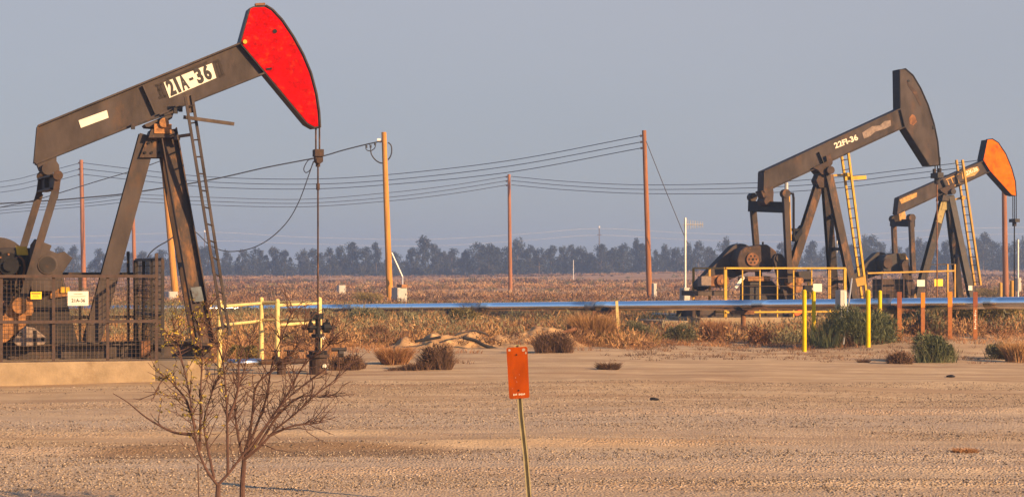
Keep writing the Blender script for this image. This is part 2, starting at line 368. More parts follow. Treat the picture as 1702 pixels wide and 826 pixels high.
# ------------------------------------------------------------------ lettering
def lettering(text, name, mat, parent, origin, xd, yd, w, h, bold=.02, depth=.003):
    cu = bpy.data.curves.new('t', 'FONT'); cu.body = text; cu.offset = bold; cu.extrude = .001; cu.resolution_u = 4
    o = bpy.data.objects.new('t', cu); COL.objects.link(o)
    ctx.view_layer.update()
    me = bpy.data.meshes.new_from_object(o.evaluated_get(ctx.evaluated_depsgraph_get()))
    bpy.data.objects.remove(o); bpy.data.curves.remove(cu)
    co = np.empty(len(me.vertices)*3); me.vertices.foreach_get('co', co); co = co.reshape(-1, 3)
    mn, mx = co.min(0), co.max(0)
    u = (co[:, 0]-mn[0])/(mx[0]-mn[0])*w; v = (co[:, 1]-mn[1])/(mx[1]-mn[1])*h
    xd = Vector(xd).normalized(); yd = Vector(yd).normalized(); nd = xd.cross(yd)
    k = np.where(co[:, 2] > 0, depth, 0.0)
    P = np.array(origin)[None] + u[:, None]*np.array(xd) + v[:, None]*np.array(yd) + k[:, None]*np.array(nd)
    me.vertices.foreach_set('co', P.ravel()); me.update(); me.materials.clear(); me.name = name
    return link_mesh(name, me, mat, parent)

def spline(pts, n=8):
    P = [Vector(p) for p in pts]; P = [P[0]*2-P[1]] + P + [P[-1]*2-P[-2]]; out = []
    for i in range(1, len(P)-2):
        for k in range(n):
            t = k/n; a, b, c, d = P[i-1], P[i], P[i+1], P[i+2]
            out.append(.5*((2*b)+(-a+c)*t+(2*a-5*b+4*c-d)*t*t+(-a+3*b-3*c+d)*t**3))
    return out+[P[-2]]
# ------------------------------------------------------------------ pump jacks
class Frame:
    def __init__(s, u, D, yaw):
        s.O = Vector((gx(u, D), D)); s.c, s.s = math.cos(R(yaw)), math.sin(R(yaw)); s.yaw = R(yaw)
        s.z0 = gh(s.O.x, s.O.y)
    def P(s, u, v, yl):
        r = ((u-851)/F, 1.0, -(v-HZ)/F); n = (-s.s, s.c)
        t = (yl + s.O.x*n[0] + s.O.y*n[1]) / (r[0]*n[0] + r[1]*n[1])
        return Vector(((t*r[0]-s.O.x)*s.c + (t*r[1]-s.O.y)*s.s, yl, CH + t*r[2] - s.z0))
    def Q(s, u, v, yl): p = s.P(u, v, yl); return (p.x, p.z)
    def poly(s, pts, yl): return [s.Q(u, v, yl) for u, v in pts]
    def world(s, x, y): return Vector((s.O.x + x*s.c - y*s.s, s.O.y + x*s.s + y*s.c, s.z0))
    def root(s, name, label, cat, group=None):
        return empty(name, (s.O.x, s.O.y, s.z0), s.yaw, label, cat, group)

def to_z(a, b, z):
    a, b = Vector(a), Vector(b); return a + (b-a) * ((z-a.z)/(b.z-a.z))
def inset(poly, d):
    c = [sum(p[i] for p in poly)/len(poly) for i in (0, 1)]; n = len(poly); out = []
    a = sum(poly[i][0]*poly[(i+1) % n][1]-poly[(i+1) % n][0]*poly[i][1] for i in range(n)); sg = 1 if a > 0 else -1
    for i in range(n):
        p0, p1, p2 = Vector(poly[i-1]), Vector(poly[i]), Vector(poly[(i+1) % n])
        e1 = (p1-p0).normalized(); e2 = (p2-p1).normalized()
        n1 = Vector((-e1.y, e1.x))*sg; n2 = Vector((-e2.y, e2.x))*sg
        b = (n1+n2); k = b.length
        b = b.normalized() * min(d/max(.35, k/2), d*2); out.append(tuple(p1+b))
    return out

def walking_beam(fr, root, pts, hw, mat, fl=.05):
    TL, TR, BR, BL = [fr.Q(u, v, -hw) for u, v in pts]
    mb = MB(); mb.prism([TL, TR, BR, BL], -hw, hw)
    for (a, b, sg) in ((TL, TR, 1), (BL, BR, -1)):
        a, b = Vector(a), Vector(b); d = (b-a).normalized(); n = Vector((-d.y, d.x))*sg
        a2, b2 = a+n*.002, b+n*.002
        mb.prism([tuple(a2), tuple(b2), tuple(b2+n*.035), tuple(a2+n*.035)], -hw-fl, hw+fl)
    # rear end plate
    a, b = Vector(BL), Vector(TL); d = (b-a).normalized(); n = Vector((-d.y, d.x))
    mb.prism([tuple(a+n*.002), tuple(b+n*.002), tuple(b+n*.03), tuple(a+n*.03)], -hw-fl*.9, hw+fl*.9)
    o = mb.build('walking_beam', mat, root)
    return o, TL, TR, BR, BL
def horsehead(fr, root, pts, hh, arc, body, side, rim=.05, plate_label=None):
    poly = fr.poly(pts, -hh)
    mb = MB(); mb.prism(poly, -hh, hh)
    a = [Vector(poly[i]) for i in arc]           # curved front track, a little wider than the box
    for i in range(len(a)-1):
        d = (a[i+1]-a[i]).normalized(); n = Vector((d.y, -d.x))
        if n.x < -0.2: n = -n
        mb.prism([tuple(a[i]+n*.003), tuple(a[i+1]+n*.003), tuple(a[i+1]+n*.035), tuple(a[i]+n*.035)], -hh-.03, hh+.03)
    h = mb.build('horsehead', body, root)
    ins = inset(poly, rim)
    for sg in (-1, 1):
        m2 = MB(); m2.prism(ins, sg*(hh+.002), sg*(hh+.012))
        m2.build('side_plate', side, h)
    return h, poly
def ladder(fr, root, l0, l1, r0, r1, yl, yr, mat, n, rail=.05, rung_mat=None, zbot=None):
    L0, L1 = fr.P(*l0, yl), fr.P(*l1, yl); R0, R1 = fr.P(*r0, yr), fr.P(*r1, yr)
    mb = MB(); mb.bar(L0, L1, rail, rail*1.3, (0, 1, 0)); mb.bar(R0, R1, rail, rail*1.3, (0, 1, 0))
    lad = mb.build('ladder', mat, root)
    for i in range(n):
        t = (i+.6)/n; a = L0.lerp(L1, t); b = R0.lerp(R1, t); m2 = MB(); m2.tube([a, b], .018, 6)
        m2.build('rung', rung_mat or mat, lad)
    return lad, (L0, L1, R0, R1)
def bolts(mb, pts, y, r=.03, l=.03):
    for x, z in pts: mb.drum(x, z, r, y-l, y, 8)

# ===== pump jack with the red horsehead
f1 = Frame(262, 42, 16)
j1 = f1.root('pump_jack', 'brown pump jack with a red horsehead and white 21A-36 plate', 'pump jack', 'pump jacks in the oil field')
hw = .15
wb, TL, TR, BR, BL = walking_beam(f1, j1, [(64, 211), (402, 73), (440, 120), (58.5, 271)], hw, M['steel'], .1)
ang1 = math.atan2(TR[1]-TL[1], TR[0]-TL[0]); xd = Vector((math.cos(ang1), 0, math.sin(ang1))); ud = Vector((-xd.z, 0, xd.x))
yf = -hw-.004
mb = MB(); mb.prism(f1.poly([(272, 137.5), (352, 105.5), (359.5, 130), (281.5, 163.5)], yf), yf-.012, yf)
pl = mb.build('name_plate', M['white'], wb)
o = f1.P(284.5, 160.5, yf-.014); q = f1.P(357, 129.5, yf-.014); bx = (q-o)
bl = bx.length; bxn = Vector((bx.x, 0, bx.z)).normalized(); byn = Vector((-bxn.z, 0, bxn.x))
for ch, xa_, xb_, ya_, yb_, bo in (('2', .0, .15, 0, .34, .05), ('1', .185, .255, 0, .34, .05), ('A', .29, .45, 0, .34, .045), ('-', .505, .6, .14, .195, .0), ('3', .66, .81, 0, .34, .05), ('6', .845, 1.0, 0, .34, .05)):
    lettering(ch, 'lettering', M['ink'], pl, o+bxn*bl*.97*xa_+byn*ya_, bxn, byn, bl*.97*(xb_-xa_), yb_-ya_, bo)
mb = MB(); mb.prism(f1.poly([(130.5, 200.5), (177.5, 183.5), (180.5, 196), (134.5, 213)], yf), yf-.01, yf)
mb.build('blank_plate', M['white'], wb)
# tar marks either side of the plate and stiffener
mb = MB()
def strokes(mb, fr, segs, yl, w):
    for a, b in segs: mb.bar(fr.P(*a, yl), fr.P(*b, yl), w, .006, (0, 1, 0))
strokes(mb, f1, [((258, 143), (270, 139)), ((262, 142), (268, 160)), ((267, 140), (275, 162)), ((264, 163), (277, 160)),
                 ((355, 104), (364, 100)), ((359, 103), (367, 127)), ((364, 101), (371, 125)), ((364, 128), (374, 124)),
                 ((262, 150), (269, 150)), ((278, 132), (344, 104))], yf-.002, .05)
mb.build('tar_stain', M['stain'], wb)
mb = MB(); a, b = f1.P(237, 143, -hw), f1.P(258, 190, -hw)
mb.bar(a + Vector((0, -.05, 0)), b + Vector((0, -.05, 0)), .1, .03, (1, 0, 0)); mb.build('stiffener', M['steel'], wb)
hd, hp = horsehead(f1, j1, [(414.5, 14), (421, 11), (441, 10.5), (452, 17), (468.5, 34.5), (487, 62), (503, 91), (516, 122), (525, 156), (529.5, 186), (531, 212),
                       (522.5, 213), (510, 206), (439.5, 121), (400, 74), (399, 70)], .26, range(2, 11), M['dark_steel'], M['red'], .026)
mb = MB(); p = f1.P(457, 52.5, -.28); mb.drum(p.x, p.z, .045, -.29, -.27, 14); mb.build('lifting_hole', M['black_steel'], hd); mb = MB()
p = f1.P(447, 115.5, -.28); mb.bar(p+Vector((-.05, -.0, 0)), p+Vector((.06, -.0, .015)), .04, .03, (0, 1, 0)); mb.build('slot', M['black_steel'], hd)
mb = MB(); p = f1.P(407, 70, -.28); mb.drum(p.x, p.z, .045, -.31, -.273, 12); mb.build('hinge_bolt', M['yellow'], hd)
mb = MB(); mb.bar(f1.P(424, 11, 0)+Vector((0, 0, .03)), f1.P(440, 10, 0)+Vector((0, 0, .03)), .14, .05, (0, 0, 1)); mb.build('top_bracket', M['rust'], hd)
# saddle and bearing
mb = MB(); c = f1.P(269, 207, 0)
mb.prism(f1.poly([(240, 207), (289, 187), (286, 197), (276, 203), (258, 212), (243, 211)], -.3), -.3, .3)
mb.build('saddle', M['steel'], j1); mb = MB(); mb.bar(f1.P(219, 211, -.33), f1.P(302, 181, -.33), .045, .045)
for u, v in ((221, 210.5), (300, 181.5), (292, 184.5)): p = f1.P(u, v, -.33); mb.box((p.x-.04, -.37, p.z-.06), (p.x+.04, -.3, p.z+.06))
mb.build('clamp_rod', M['dark_steel'], j1)
mb = MB(); mb.drum(c.x, c.z, .1, -.48, .48, 16); mb.box((c.x-.2, -.42, c.z-.22), (c.x+.16, -.26, c.z-.02)); mb.box((c.x-.2, .26, c.z-.22), (c.x+.16, .42, c.z-.02))
mb.build('center_bearing', M['rust_orange'], j1)
mb = MB(); mb.prism(f1.poly([(252, 215), (284, 213), (291, 221), (291, 229), (247, 229)], -.4), -.4, .4)
mb.prism(f1.poly([(245, 229), (270, 229), (270, 262), (232, 262)], -.24), -.24, -.2); mb.prism(f1.poly([(245, 229), (270, 229), (270, 262), (232, 262)], -.24), .2, .24)
pc = mb.build('post_cap', M['leg_rust'], j1)
for u, v in ((247, 238), (254, 235), (264, 236), (241, 254), (252, 254), (264, 254)): mb = MB(); x, z = f1.Q(u, v, -.24); mb.drum(x, z, .03, -.27, -.2405, 8); mb.build('bolt', M['black_steel'], pc)
ZP = .42
def leg(fr, root, top, bot, yt, yb, w, mat, name='leg', dep=(0, 1, 0), d=None, zb=ZP+.3):
    a, b = fr.P(*top, yt), fr.P(*bot, yb); b = to_z(a, b, zb)
    mb = MB(); mb.ibeam(a, b, dep, w, d or w*.8, .025)
    mb.box((b.x-w, b.y-w*.8, zb-.04), (b.x+w, b.y+w*.8, zb+.015))
    return mb.build(name, mat, root)
lg = leg(f1, j1, (245, 226), (173, 490), 0, 0, .36, M['steel'], dep=(0, 1, 0), d=.34)
lgn = leg(f1, j1, (279, 216), (333, 520), -.2, -.95, .26, M['leg_rust'], dep=(1, 0, 0), d=.36)
leg(f1, j1, (270, 216), (317, 490), .2, .95, .26, M['leg_rust'], dep=(1, 0, 0), d=.32)
mb = MB(); mb.prism(f1.poly([(317, 478), (334, 476), (339, 500), (322, 502)], -1.03), -1.035, -1.02); mb.build('paint_patch', M['pale_blue'], lgn)
mb = MB(); mb.bar(f1.P(318, 440, -.75), f1.P(300, 440, .75), .1, .1); mb.build('leg_brace', M['leg_rust'], j1)
# ladder and its arms
lad, LL = ladder(f1, j1, (308, 161), (371, 548), (319, 158), (382, 557), -.95, -.62, M['steel'], 14, .055, M['dark_steel'])
mb = MB(); mb.bar(f1.P(305, 195, -.8), f1.P(389, 206.5, -.8), .07, .07); mb.bar(f1.P(313, 163, -.6)+Vector((0, 0, .06)), f1.P(317, 188, -.6), .12, .02, (0, 1, 0)); mb.build('step_bar', M['plank'], lad)
mb = MB(); mb.bar(f1.P(290, 228, -.45), f1.P(318, 224, -.75), .06, .06); mb.bar(f1.P(289, 229, -.5), f1.P(299, 229, -.5), .12, .1)
mb.build('ladder_bracket', M['steel'], lad); mb = MB(); mb.bar(f1.P(348, 549, -.9), f1.P(374, 543, -.7), .05, .06); mb.build('ladder_bracket', M['steel'], lad)
# equalizer and pitmans
mb = MB(); mb.prism(f1.poly([(61, 272), (94, 258), (94, 268), (98, 274), (99, 283), (90, 286), (66, 284)], -.2), -.2, .2)
mb.drum(*f1.Q(80, 281, -.3), .13, -.4, .4, 14); mb.build('tail_bearing', M['steel'], j1)
e0, e1 = f1.P(91, 303, -.92), f1.P(70, 308, .92)
mb = MB(); mb.ibeam(e0, e1, (0, 0, 1), .2, .3, .035)
for yy in (-.12, .12): mb.bar((f1.P(81, 282, 0).x, yy, f1.P(81, 282, 0).z), (f1.P(80, 312, 0).x, yy, f1.P(80, 312, 0).z), .16, .05, (0, 1, 0))
eq = mb.build('equalizer', M['dark_steel'], j1)
mb = MB(); mb.bar(f1.P(97, 290, -1.0), f1.P(91, 330, -1.0), .12, .16, (0, 1, 0)); mb.drum(*f1.Q(96, 292, -1.0), .1, -1.12, -.9, 12); mb.build('pitman_clamp', M['brown_rust'], eq); mb = MB(); mb.bar(f1.P(69, 292, .98), f1.P(64, 330, .98), .12, .16, (0, 1, 0)); mb.drum(*f1.Q(69, 293, .98), .1, .9, 1.08, 12); mb.build('pitman_clamp', M['brown_rust'], eq)
mb = MB(); mb.bar(f1.P(92, 318, -1.12), f1.P(36, 503, -1.12), .15, .12, (0, 1, 0)); mb.build('pitman_arm', M['steel'], j1)
mb = MB(); mb.bar(f1.P(66, 322, 1.0), f1.P(36, 420, 1.0), .15, .12, (0, 1, 0)); mb.build('pitman_arm', M['steel'], j1)
# gear train
mb = MB(); mb.prism(f1.poly([(-60, 418), (8, 412), (62, 412), (100, 440), (112, 487), (-60, 487)], -.55), -.55, .55); gb = mb.build('gearbox', M['dark_steel'], j1, bevel=.04)
mb = MB(); mb.prism(f1.poly([(26, 409), (45, 410), (47, 424), (28, 424)], -.57), -.58, -.4); mb.build('inspection_cover', M['yellow'], gb)
mb = MB(); x, z = f1.Q(15, 441, -.9); mb.drum(x, z, .2, -.9, -.55, 24); mb.drum(x, z, .12, -.97, -.9, 20); mb.drum(x, z, .26, -.62, -.56, 24); mb.build('crank_shaft', M['black_steel'], j1)
mb = MB()
pts = [(51,407),(58,397),(86,408),(83,416),(95,421),(107,418),(121,429),(104,454),(101,476),(92,484),(53,484),(47,460)]
mb.prism(f1.poly(pts, -.85), -.85, -.6); x, z = f1.Q(79, 440, -.85); mb.drum(x, z, .2, -.875, -.85, 28); cw = mb.build('counterweight', M['steel'], j1, bevel=.015)
mb = MB(); mb.drum(x, z, .165, -.885, -.8755, 28); mb.build('boss', M['dark_steel'], cw)
mb = MB(); mb.prism(f1.poly([(22, 492), (40, 488), (54, 498), (56, 518), (44, 540), (14, 566), (-30, 590), (-34, 552), (6, 524)], -1.0), -1.0, -.76)
x, z = f1.Q(34, 508, -1.2); mb.drum(x, z, .17, -1.2, -1.0, 20); mb.build('crank_arm', M['rust_orange'], j1, bevel=.02)
mb = MB(); mb.prism(f1.poly([(21, 567), (36, 547), (43, 542), (57, 545), (76, 560), (78, 567), (72, 573), (42, 576), (28, 574)], -1.2), -1.2, -.95); cw = mb.build('counterweight', M['grey_patch'], j1, bevel=.015)
for u, v in ((34, 555), (71, 563)): mb = MB(); x, z = f1.Q(u, v, -1.2); mb.drum(x, z, .04, -1.215, -1.2005, 10); mb.build('hole', M['black_steel'], cw)
mb = MB()
mb.prism(f1.poly([(55, 549), (61, 549), (62, 575), (56, 575)], -1.2), -1.206, -1.2005); mb.build('paint_band', M['black_steel'], cw)
mb = MB(); mb.prism(f1.poly([(-70, 488), (108, 488), (131, 574), (-70, 574)], -.55), -.55, .55); mb.build('gearbox_pedestal', M['dark_steel'], j1)
for pts_, rr_, mt_ in (([(-8, 470), (6, 466), (18, 472), (24, 486), (20, 500)], .03, 'black_steel'), ([(30, 425), (38, 432), (41, 446), (38, 462), (42, 480)], .025, 'rust'), ([(2, 474), (14, 480), (30, 478), (46, 488), (60, 487)], .022, 'black_steel')):
    mb = MB(); mb.tube(spline([f1.P(u, v, -.66) for u, v in pts_], 5), rr_, 6); mb.build('oil_hose', M[mt_], gb)
for k in range(8):
    x, z = f1.Q(15, 441, -.9); mb = MB(); mb.drum(x+.225*math.cos(k*.785), z+.225*math.sin(k*.785), .022, -.65, -.6205, 8); mb.build('bolt', M['rust'], gb)
mb = MB(); mb.bar(f1.P(6, 500, -.7), f1.P(26, 545, -.9), .06, .04, (0, 1, 0)); mb.build('brake_lever', M['rust'], j1)
mb = MB(); mb.prism(f1.poly([(2, 418), (26, 416), (28, 428), (4, 430)], -.58), -.6, -.551); mb.build('gearbox_flange', M['dark_steel'], gb)
mb = MB(); mb.prism(f1.poly([(84, 482), (112, 478), (112, 492), (84, 496)], -.62), -.62, -.56); mb.build('ledge', M['rust_orange'], j1)
mb = MB()
for k in range(2): p = f1.P(104+k*8, 482, -.6); mb.box((p.x-.04, -.66, p.z-.06), (p.x+.04, -.6, p.z+.06))
mb.build('grease_fitting', M['yellow'], j1)
mb = MB(); x, z = f1.Q(-2, 442, .8); mb.drum(x, z, .6, .75, 1.15, 32); mb.build('belt_guard', M['steel'], j1)
mb = MB()
xa, xb = f1.P(-150, 590, -.7).x, f1.P(350, 590, -.7).x
for sg in (-.72, .72): mb.ibeam((xa, sg, ZP+.15), (xb, sg, ZP+.15), (0, 0, 1), .2, .3, .025)
for k in range(7): x = xa+.3+(xb-xa-.6)*k/6; mb.box((x-.06, -.7, ZP+.02), (x+.06, .7, ZP+.26))
mb.build('skid', M['steel'], j1)
mb = MB(); p = f1.P(240, 590, -.9); mb.box((p.x-.08, -1.1, ZP+.02), (p.x+.1, -.9, ZP+.36)); mb.build('skid_stop', M['rust'], j1)
# bridle, carrier bar, rod
tip = f1.P(528, 213, 0); cb = f1.P(528.5, 262, 0)
for yy in (-.12, .12):
    mb = MB(); a = f1.P(525 if yy < 0 else 531, 206, yy); b = f1.P(525 if yy < 0 else 531, 250, yy); mb.tube([a, b], .02, 6); mb.build('bridle_cable', M['brown_rust'], j1)
mb = MB(); mb.box((cb.x-.09, -.16, cb.z+.02), (cb.x+.1, .16, cb.z+.17)); mb.box((cb.x-.07, -.12, cb.z-.1), (cb.x+.09, .12, cb.z+.02)); mb.drum(cb.x+.01, cb.z-.07, .07, -.14, .14, 10)
mb.tube([cb+Vector((0, 0, -.1)), cb+Vector((0, 0, -.2))], .05, 8); mb.build('carrier_bar', M['brown_rust'], j1)
mb = MB(); p0 = Vector((cb.x, 0, cb.z)); mb.tube([p0, Vector((cb.x, 0, 1.25))], .019, 8); mb.tube([Vector((cb.x, 0, 3.96)), Vector((cb.x, 0, 4.1))], .04, 8); mb.build('polished_rod', M['brown_rust'], j1)
WH1 = f1.world(cb.x, 0)

# ===== concrete pads
pd = empty('concrete_pad', (f1.O.x, f1.O.y, f1.z0), f1.yaw, 'pale concrete pad under the red headed pump jack', 'concrete pad')
xr = f1.P(258, 620, -2.05).x; xe = f1.P(312, 620, -1.75).x; xf = f1.P(332, 620, -1.6).x
mb = MB(); mb.box((-9, -2.05, -.3), (xr, 2.1, ZP)); mb.build('slab', M['concrete'], pd, bevel=.02)
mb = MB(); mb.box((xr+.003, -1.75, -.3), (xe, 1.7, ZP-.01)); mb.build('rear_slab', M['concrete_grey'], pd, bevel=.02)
mb = MB(); mb.box((xe+.003, -1.6, -.3), (xf+.1, 1.6, ZP-.03)); mb.build('end_block', M['concrete'], pd, bevel=.02)

# ===== fence round the first pump jack
def mesh_panel(mb, p0, p1, z0, z1, step, r):
    p0, p1 = Vector(p0), Vector(p1); L = (p1-p0).length; n = max(1, int(L/step)); 
    for i in range(n+1):
        q = p0.lerp(p1, i/n); mb.tube([(q.x, q.y, z0), (q.x, q.y, z1)], r, 3, False)
    k = max(1, int((z1-z0)/step))
    for i in range(k+1):
        z = z0+(z1-z0)*i/k; mb.tube([(p0.x, p0.y, z), (p1.x, p1.y, z)], r, 3, False)
fn = f1.root('safety_fence', 'brown wire mesh fence in front of the red headed pump jack', 'fence')
YF = -1.95; zt = f1.P(180, 459, YF).z; zm = f1.P(180, 534, YF).z; zb = f1.P(180, 601, YF).z
ux = [f1.P(u, 500, YF).x for u in (-88, 2, 89, 179, 260)]
for i, x in enumerate(ux):
    mb = MB(); t = zt if i < 4 else f1.P(260, 421, YF).z; mb.box((x-.03, YF-.03, ZP+.005), (x+.03, YF+.03, t)); mb.build('post', M['fence_brown'], fn)
for z, h in ((zt, .03), (zm, .03), (zb, .03)):
    mb = MB(); mb.box((ux[0], YF-.075, z-h), (ux[-1], YF-.033, z+h)); mb.build('rail', M['fence_brown'], fn)
mb = MB(); mesh_panel(mb, (ux[0], YF+.034, 0), (ux[-1], YF+.034, 0), zb, zt, .08, .0036); mb.build('mesh_panel', M['wire_mesh'], fn)
YB = 1.75
mb = MB(); zbk = f1.P(150, 455, YB).z
mb.box((ux[0], YB-.03, zbk-.03), (ux[-1]-.05, YB+.03, zbk+.03)); mb.box((ux[0], YB-.03, zm-.03), (ux[-1]-.05, YB+.03, zm+.03)); mb.build('rail', M['dark_steel'], fn)
for u, v in ((133, 455), (30, 455), (213, 418)):
    p = f1.P(u, v, YB); mb = MB(); mb.box((p.x-.03, YB-.03, ZP+.005), (p.x+.03, YB+.03, p.z)); mb.build('post', M['dark_steel'], fn)
# tall gate on the right side
gxx = ux[-1]+.07; zg = f1.P(268, 431, -1.7).z
mb = MB()
g0 = Vector((f1.P(270, 500, -1.8).x, -1.8, 0)); g1 = Vector((f1.P(225.5, 500, 1.6).x, 1.6, 0))
for k, w in ((0, .05), (.37, .06), (.7, .05), (1, .09)):
    q = g0.lerp(g1, k); mb.bar((q.x, q.y, ZP+.1), (q.x, q.y, zg), w, w, (0, 1, 0))
for z in (zg, zm+.1, ZP+.2): mb.bar((g0.x, g0.y, z), (g1.x, g1.y, z), .035, .06)
gt = mb.build('gate', M['dark_steel'], fn)
mb = MB(); mesh_panel(mb, (g0.x+.03, g0.y, 0), (g1.x+.03, g1.y, 0), ZP+.15, zg, .13, .009); mb.build('mesh_panel', M['dark_steel'], gt)
# signs on the fence
def flat_sign(fr, name, label, u0, u1, v0, v1, yl, mat, group=None):
    r = fr.root(name, label, 'sign', group); a, b = fr.P(u0, v1, yl), fr.P(u1, v0, yl)
    mb = MB(); mb.box((a.x, yl-.012, a.z), (b.x, yl, b.z)); mb.build('panel', mat, r); return r, a, b
r, a, b = flat_sign(f1, 'fence_sign', 'white sign reading 21A-36 on the brown mesh fence', 112.5, 147, 484, 508, YF-.09, M['white'])
X1, Z1 = Vector((1, 0, 0)), Vector((0, 0, 1)); ww, hh_ = b.x-a.x, b.z-a.z; y = YF-.1035
lettering('21A-36', 'lettering', M['ink'], r, (a.x+ww*.18, y, a.z+hh_*.24), X1, Z1, ww*.66, hh_*.25, .02)
mb = MB()
for (x0, x1, zz, h, n) in ((.28, .72, .78, .075, 7), (.13, .87, .61, .06, 15), (.16, .9, .09, .025, 16)):
    for k in range(n):
        q = (k+.12)/n; mb.box((a.x+ww*(x0+(x1-x0)*q), y-.002, a.z+hh_*zz), (a.x+ww*(x0+(x1-x0)*(q+.62/n)), y, a.z+hh_*(zz+h)))
mb.build('small_lettering', M['scuff'], r)
r, a, b = flat_sign(f1, 'fence_sign', 'small yellow warning sign on the brown mesh fence', 51, 69, 485, 497, YF-.09, M['sign_yellow'])
ww, hh_ = b.x-a.x, b.z-a.z; mb = MB(); mb.box((a.x+ww*.08, y-.002, a.z+hh_*.7), (b.x-ww*.08, y, a.z+hh_*.86))
for k in range(3): mb.box((a.x+ww*.16, y-.002, a.z+hh_*(.2+.15*k)), (b.x-ww*(.16+.06*k), y, a.z+hh_*(.25+.15*k)))
mb.build('lettering', M['ink'], r)

# ===== wellhead below the red horsehead, flowline and guard rail
wz = gh(WH1.x, WH1.y)
wh = empty('wellhead', (WH1.x, WH1.y, wz), f1.yaw, 'black wellhead with valves under the red horsehead', 'wellhead')
mb = MB(); mb.tube([(0, 0, -.1), (0, 0, .36)], .19, 14); mb.tube([(0, 0, .36), (0, 0, .42)], .25, 14); mb.build('casing', M['brown_rust'], wh)
mb = MB(); mb.tube([(0, 0, .42), (0, 0, 1.3)], .06, 10); mb.tube([(0, 0, .42), (0, 0, .5)], .2, 12); mb.tube([(0, 0, .78), (0, 0, .86)], .14, 12); mb.tube([(0, 0, 1.18), (0, 0, 1.3)], .12, 10); mb.build('tubing', M['black_steel'], wh)
mb = MB(); mb.tube([(-.33, 0, 1.0), (.36, 0, 1.0)], .05, 8); mb.tube([(-.2, 0, 1.0), (-.12, 0, 1.0)], .12, 10); mb.tube([(.12, 0, 1.0), (.26, 0, 1.0)], .12, 10)
mb.tube([(.36, 0, 1.0), (.42, 0, 1.0)], .02, 6); mb.tube([(-.16, 0, 1.0), (-.16, 0, 1.2)], .03, 6); mb.tube([(.2, 0, 1.0), (.2, 0, 1.18)], .03, 6)
mb.box((-.15, -.1, 1.2), (-.03, .1, 1.34)); mb.build('valve', M['black_steel'], wh)
mb = MB(); mb.tube([(-.42, 0, .5), (-.3, 0, .5)], .025, 6); mb.tube([(.3, 0, .52), (.62, 0, .52)], .04, 8); mb.tube([(.45, 0, .44), (.55, 0, .44)], .09, 10); mb.build('side_outlet', M['dark_steel'], wh)
mb = MB(); mb.tube([(.1, -.16, .78), (.1, -.1, .78)], .035, 12); mb.build('gauge', M['white'], wh); mb = MB(); mb.tube([(.1, -.22, .18), (.1, -.18, .18)], .045, 12); mb.build('gauge', M['white'], wh)
fl = empty('flowline', (WH1.x, WH1.y, wz), f1.yaw, 'low rusty flowline with two handwheels left of the wellhead', 'pipe')
mb = MB(); mb.tube([(-.25, 0, .28), (-.9, -.05, .28), (-1.25, -.05, .27)], .06, 8); mb.tube([(-.8, -.05, .28), (-.8, -.05, .0)], .1, 8); mb.build('pipe', M['brown_rust'], fl)
for x in (-.65, -.92):
    mb = MB(); mb.tube([(x, -.05, .28), (x, -.05, .5)], .035, 8); mb.tube([(x, -.05, .3), (x, -.05, .38)], .09, 8); mb.tube([(x, -.05, .5), (x, -.05, .52)], .11, 12); mb.build('valve', M['black_steel'], fl)
mb = MB(); mb.tube([(-1.25, -.05, .27), (-1.95, -.12, .26)], .085, 12); mb.build('cladding', M['alu'], fl, smooth=True)
# yellow pipe guard rail
gr = empty('guard_rail', W(450, 585, 45.5) * 1, 0, 'pale yellow pipe guard rail beside the wellhead', 'guard rail')
gr.location.z = 0
def grp(u, v, D): return W(u, v, D) - Vector(gr.location)
posts = [(365, 502, 44.5), (434.5, 497, 47.5), (461, 500, 44.5), (531, 497, 46.5)]
tops = []
for u, v, D in posts:
    t = grp(u, v, D); mb = MB(); mb.tube([(t.x, t.y, -.1), (t.x, t.y, t.z)], .055, 10); mb.tube([(t.x, t.y, t.z-.02), (t.x, t.y, t.z+.03), (t.x, t.y, t.z+.05)], [.06, .045, .01], 10); mb.build('post', M['pale_yellow'], gr); tops.append(t)
for a, b, dz in ((0, 1, -.1), (0, 1, -.52), (1, 3, -.08), (1, 3, -.5), (2, 3, -.1), (2, 3, -.54)):
    mb = MB(); mb.tube([tops[a]+Vector((0, 0, dz)), tops[b]+Vector((0, 0, dz))], .035, 8); mb.build('rail', M['pale_yellow'], gr)

# ===== second pump jack (black head)
f2 = Frame(1372, 74.5, 15)
j2 = f2.root('pump_jack', 'large dark pump jack with a black horsehead and yellow ladder', 'pump jack', 'pump jacks in the oil field')
hw = .22
wb, TL, TR, BR, BL = walking_beam(f2, j2, [(1270, 286), (1496, 182), (1506, 209), (1269, 319)], hw, M['steel'], .1)
ang = math.atan2(TR[1]-TL[1], TR[0]-TL[0]); yf = -hw-.004
o = f2.P(1388.5, 247.5, yf); q = f2.P(1427, 232.5, yf); bx = q-o
lettering('22FI-36', 'lettering', M['old_white'], wb, o, (bx.x, 0, bx.z), (-bx.z, 0, bx.x), bx.length, .22, .03)
mb = MB(); mb.prism(f2.poly([(1433, 221), (1450, 210), (1462, 209), (1470, 202), (1480, 200), (1481, 209), (1470, 215), (1455, 219), (1447, 226), (1436, 231)], yf), yf-.006, yf); mb.build('worn_patch', M['grey_patch'], wb)
mb = MB(); a, b = f2.P(1360, 253, -hw), f2.P(1368, 273, -hw); mb.bar(a+Vector((0, -.06, 0)), b+Vector((0, -.06, 0)), .12, .03, (1, 0, 0)); mb.build('stiffener', M['dark_steel'], wb)
hd, hp = horsehead(f2, j2, [(1495, 115.5), (1504, 115), (1517, 126), (1530, 148), (1542, 175), (1552, 207), (1558, 236), (1561.5, 275), (1545, 276), (1503, 210), (1496, 181)], .3, range(1, 8), M['black_steel'], M['steel'], .02)
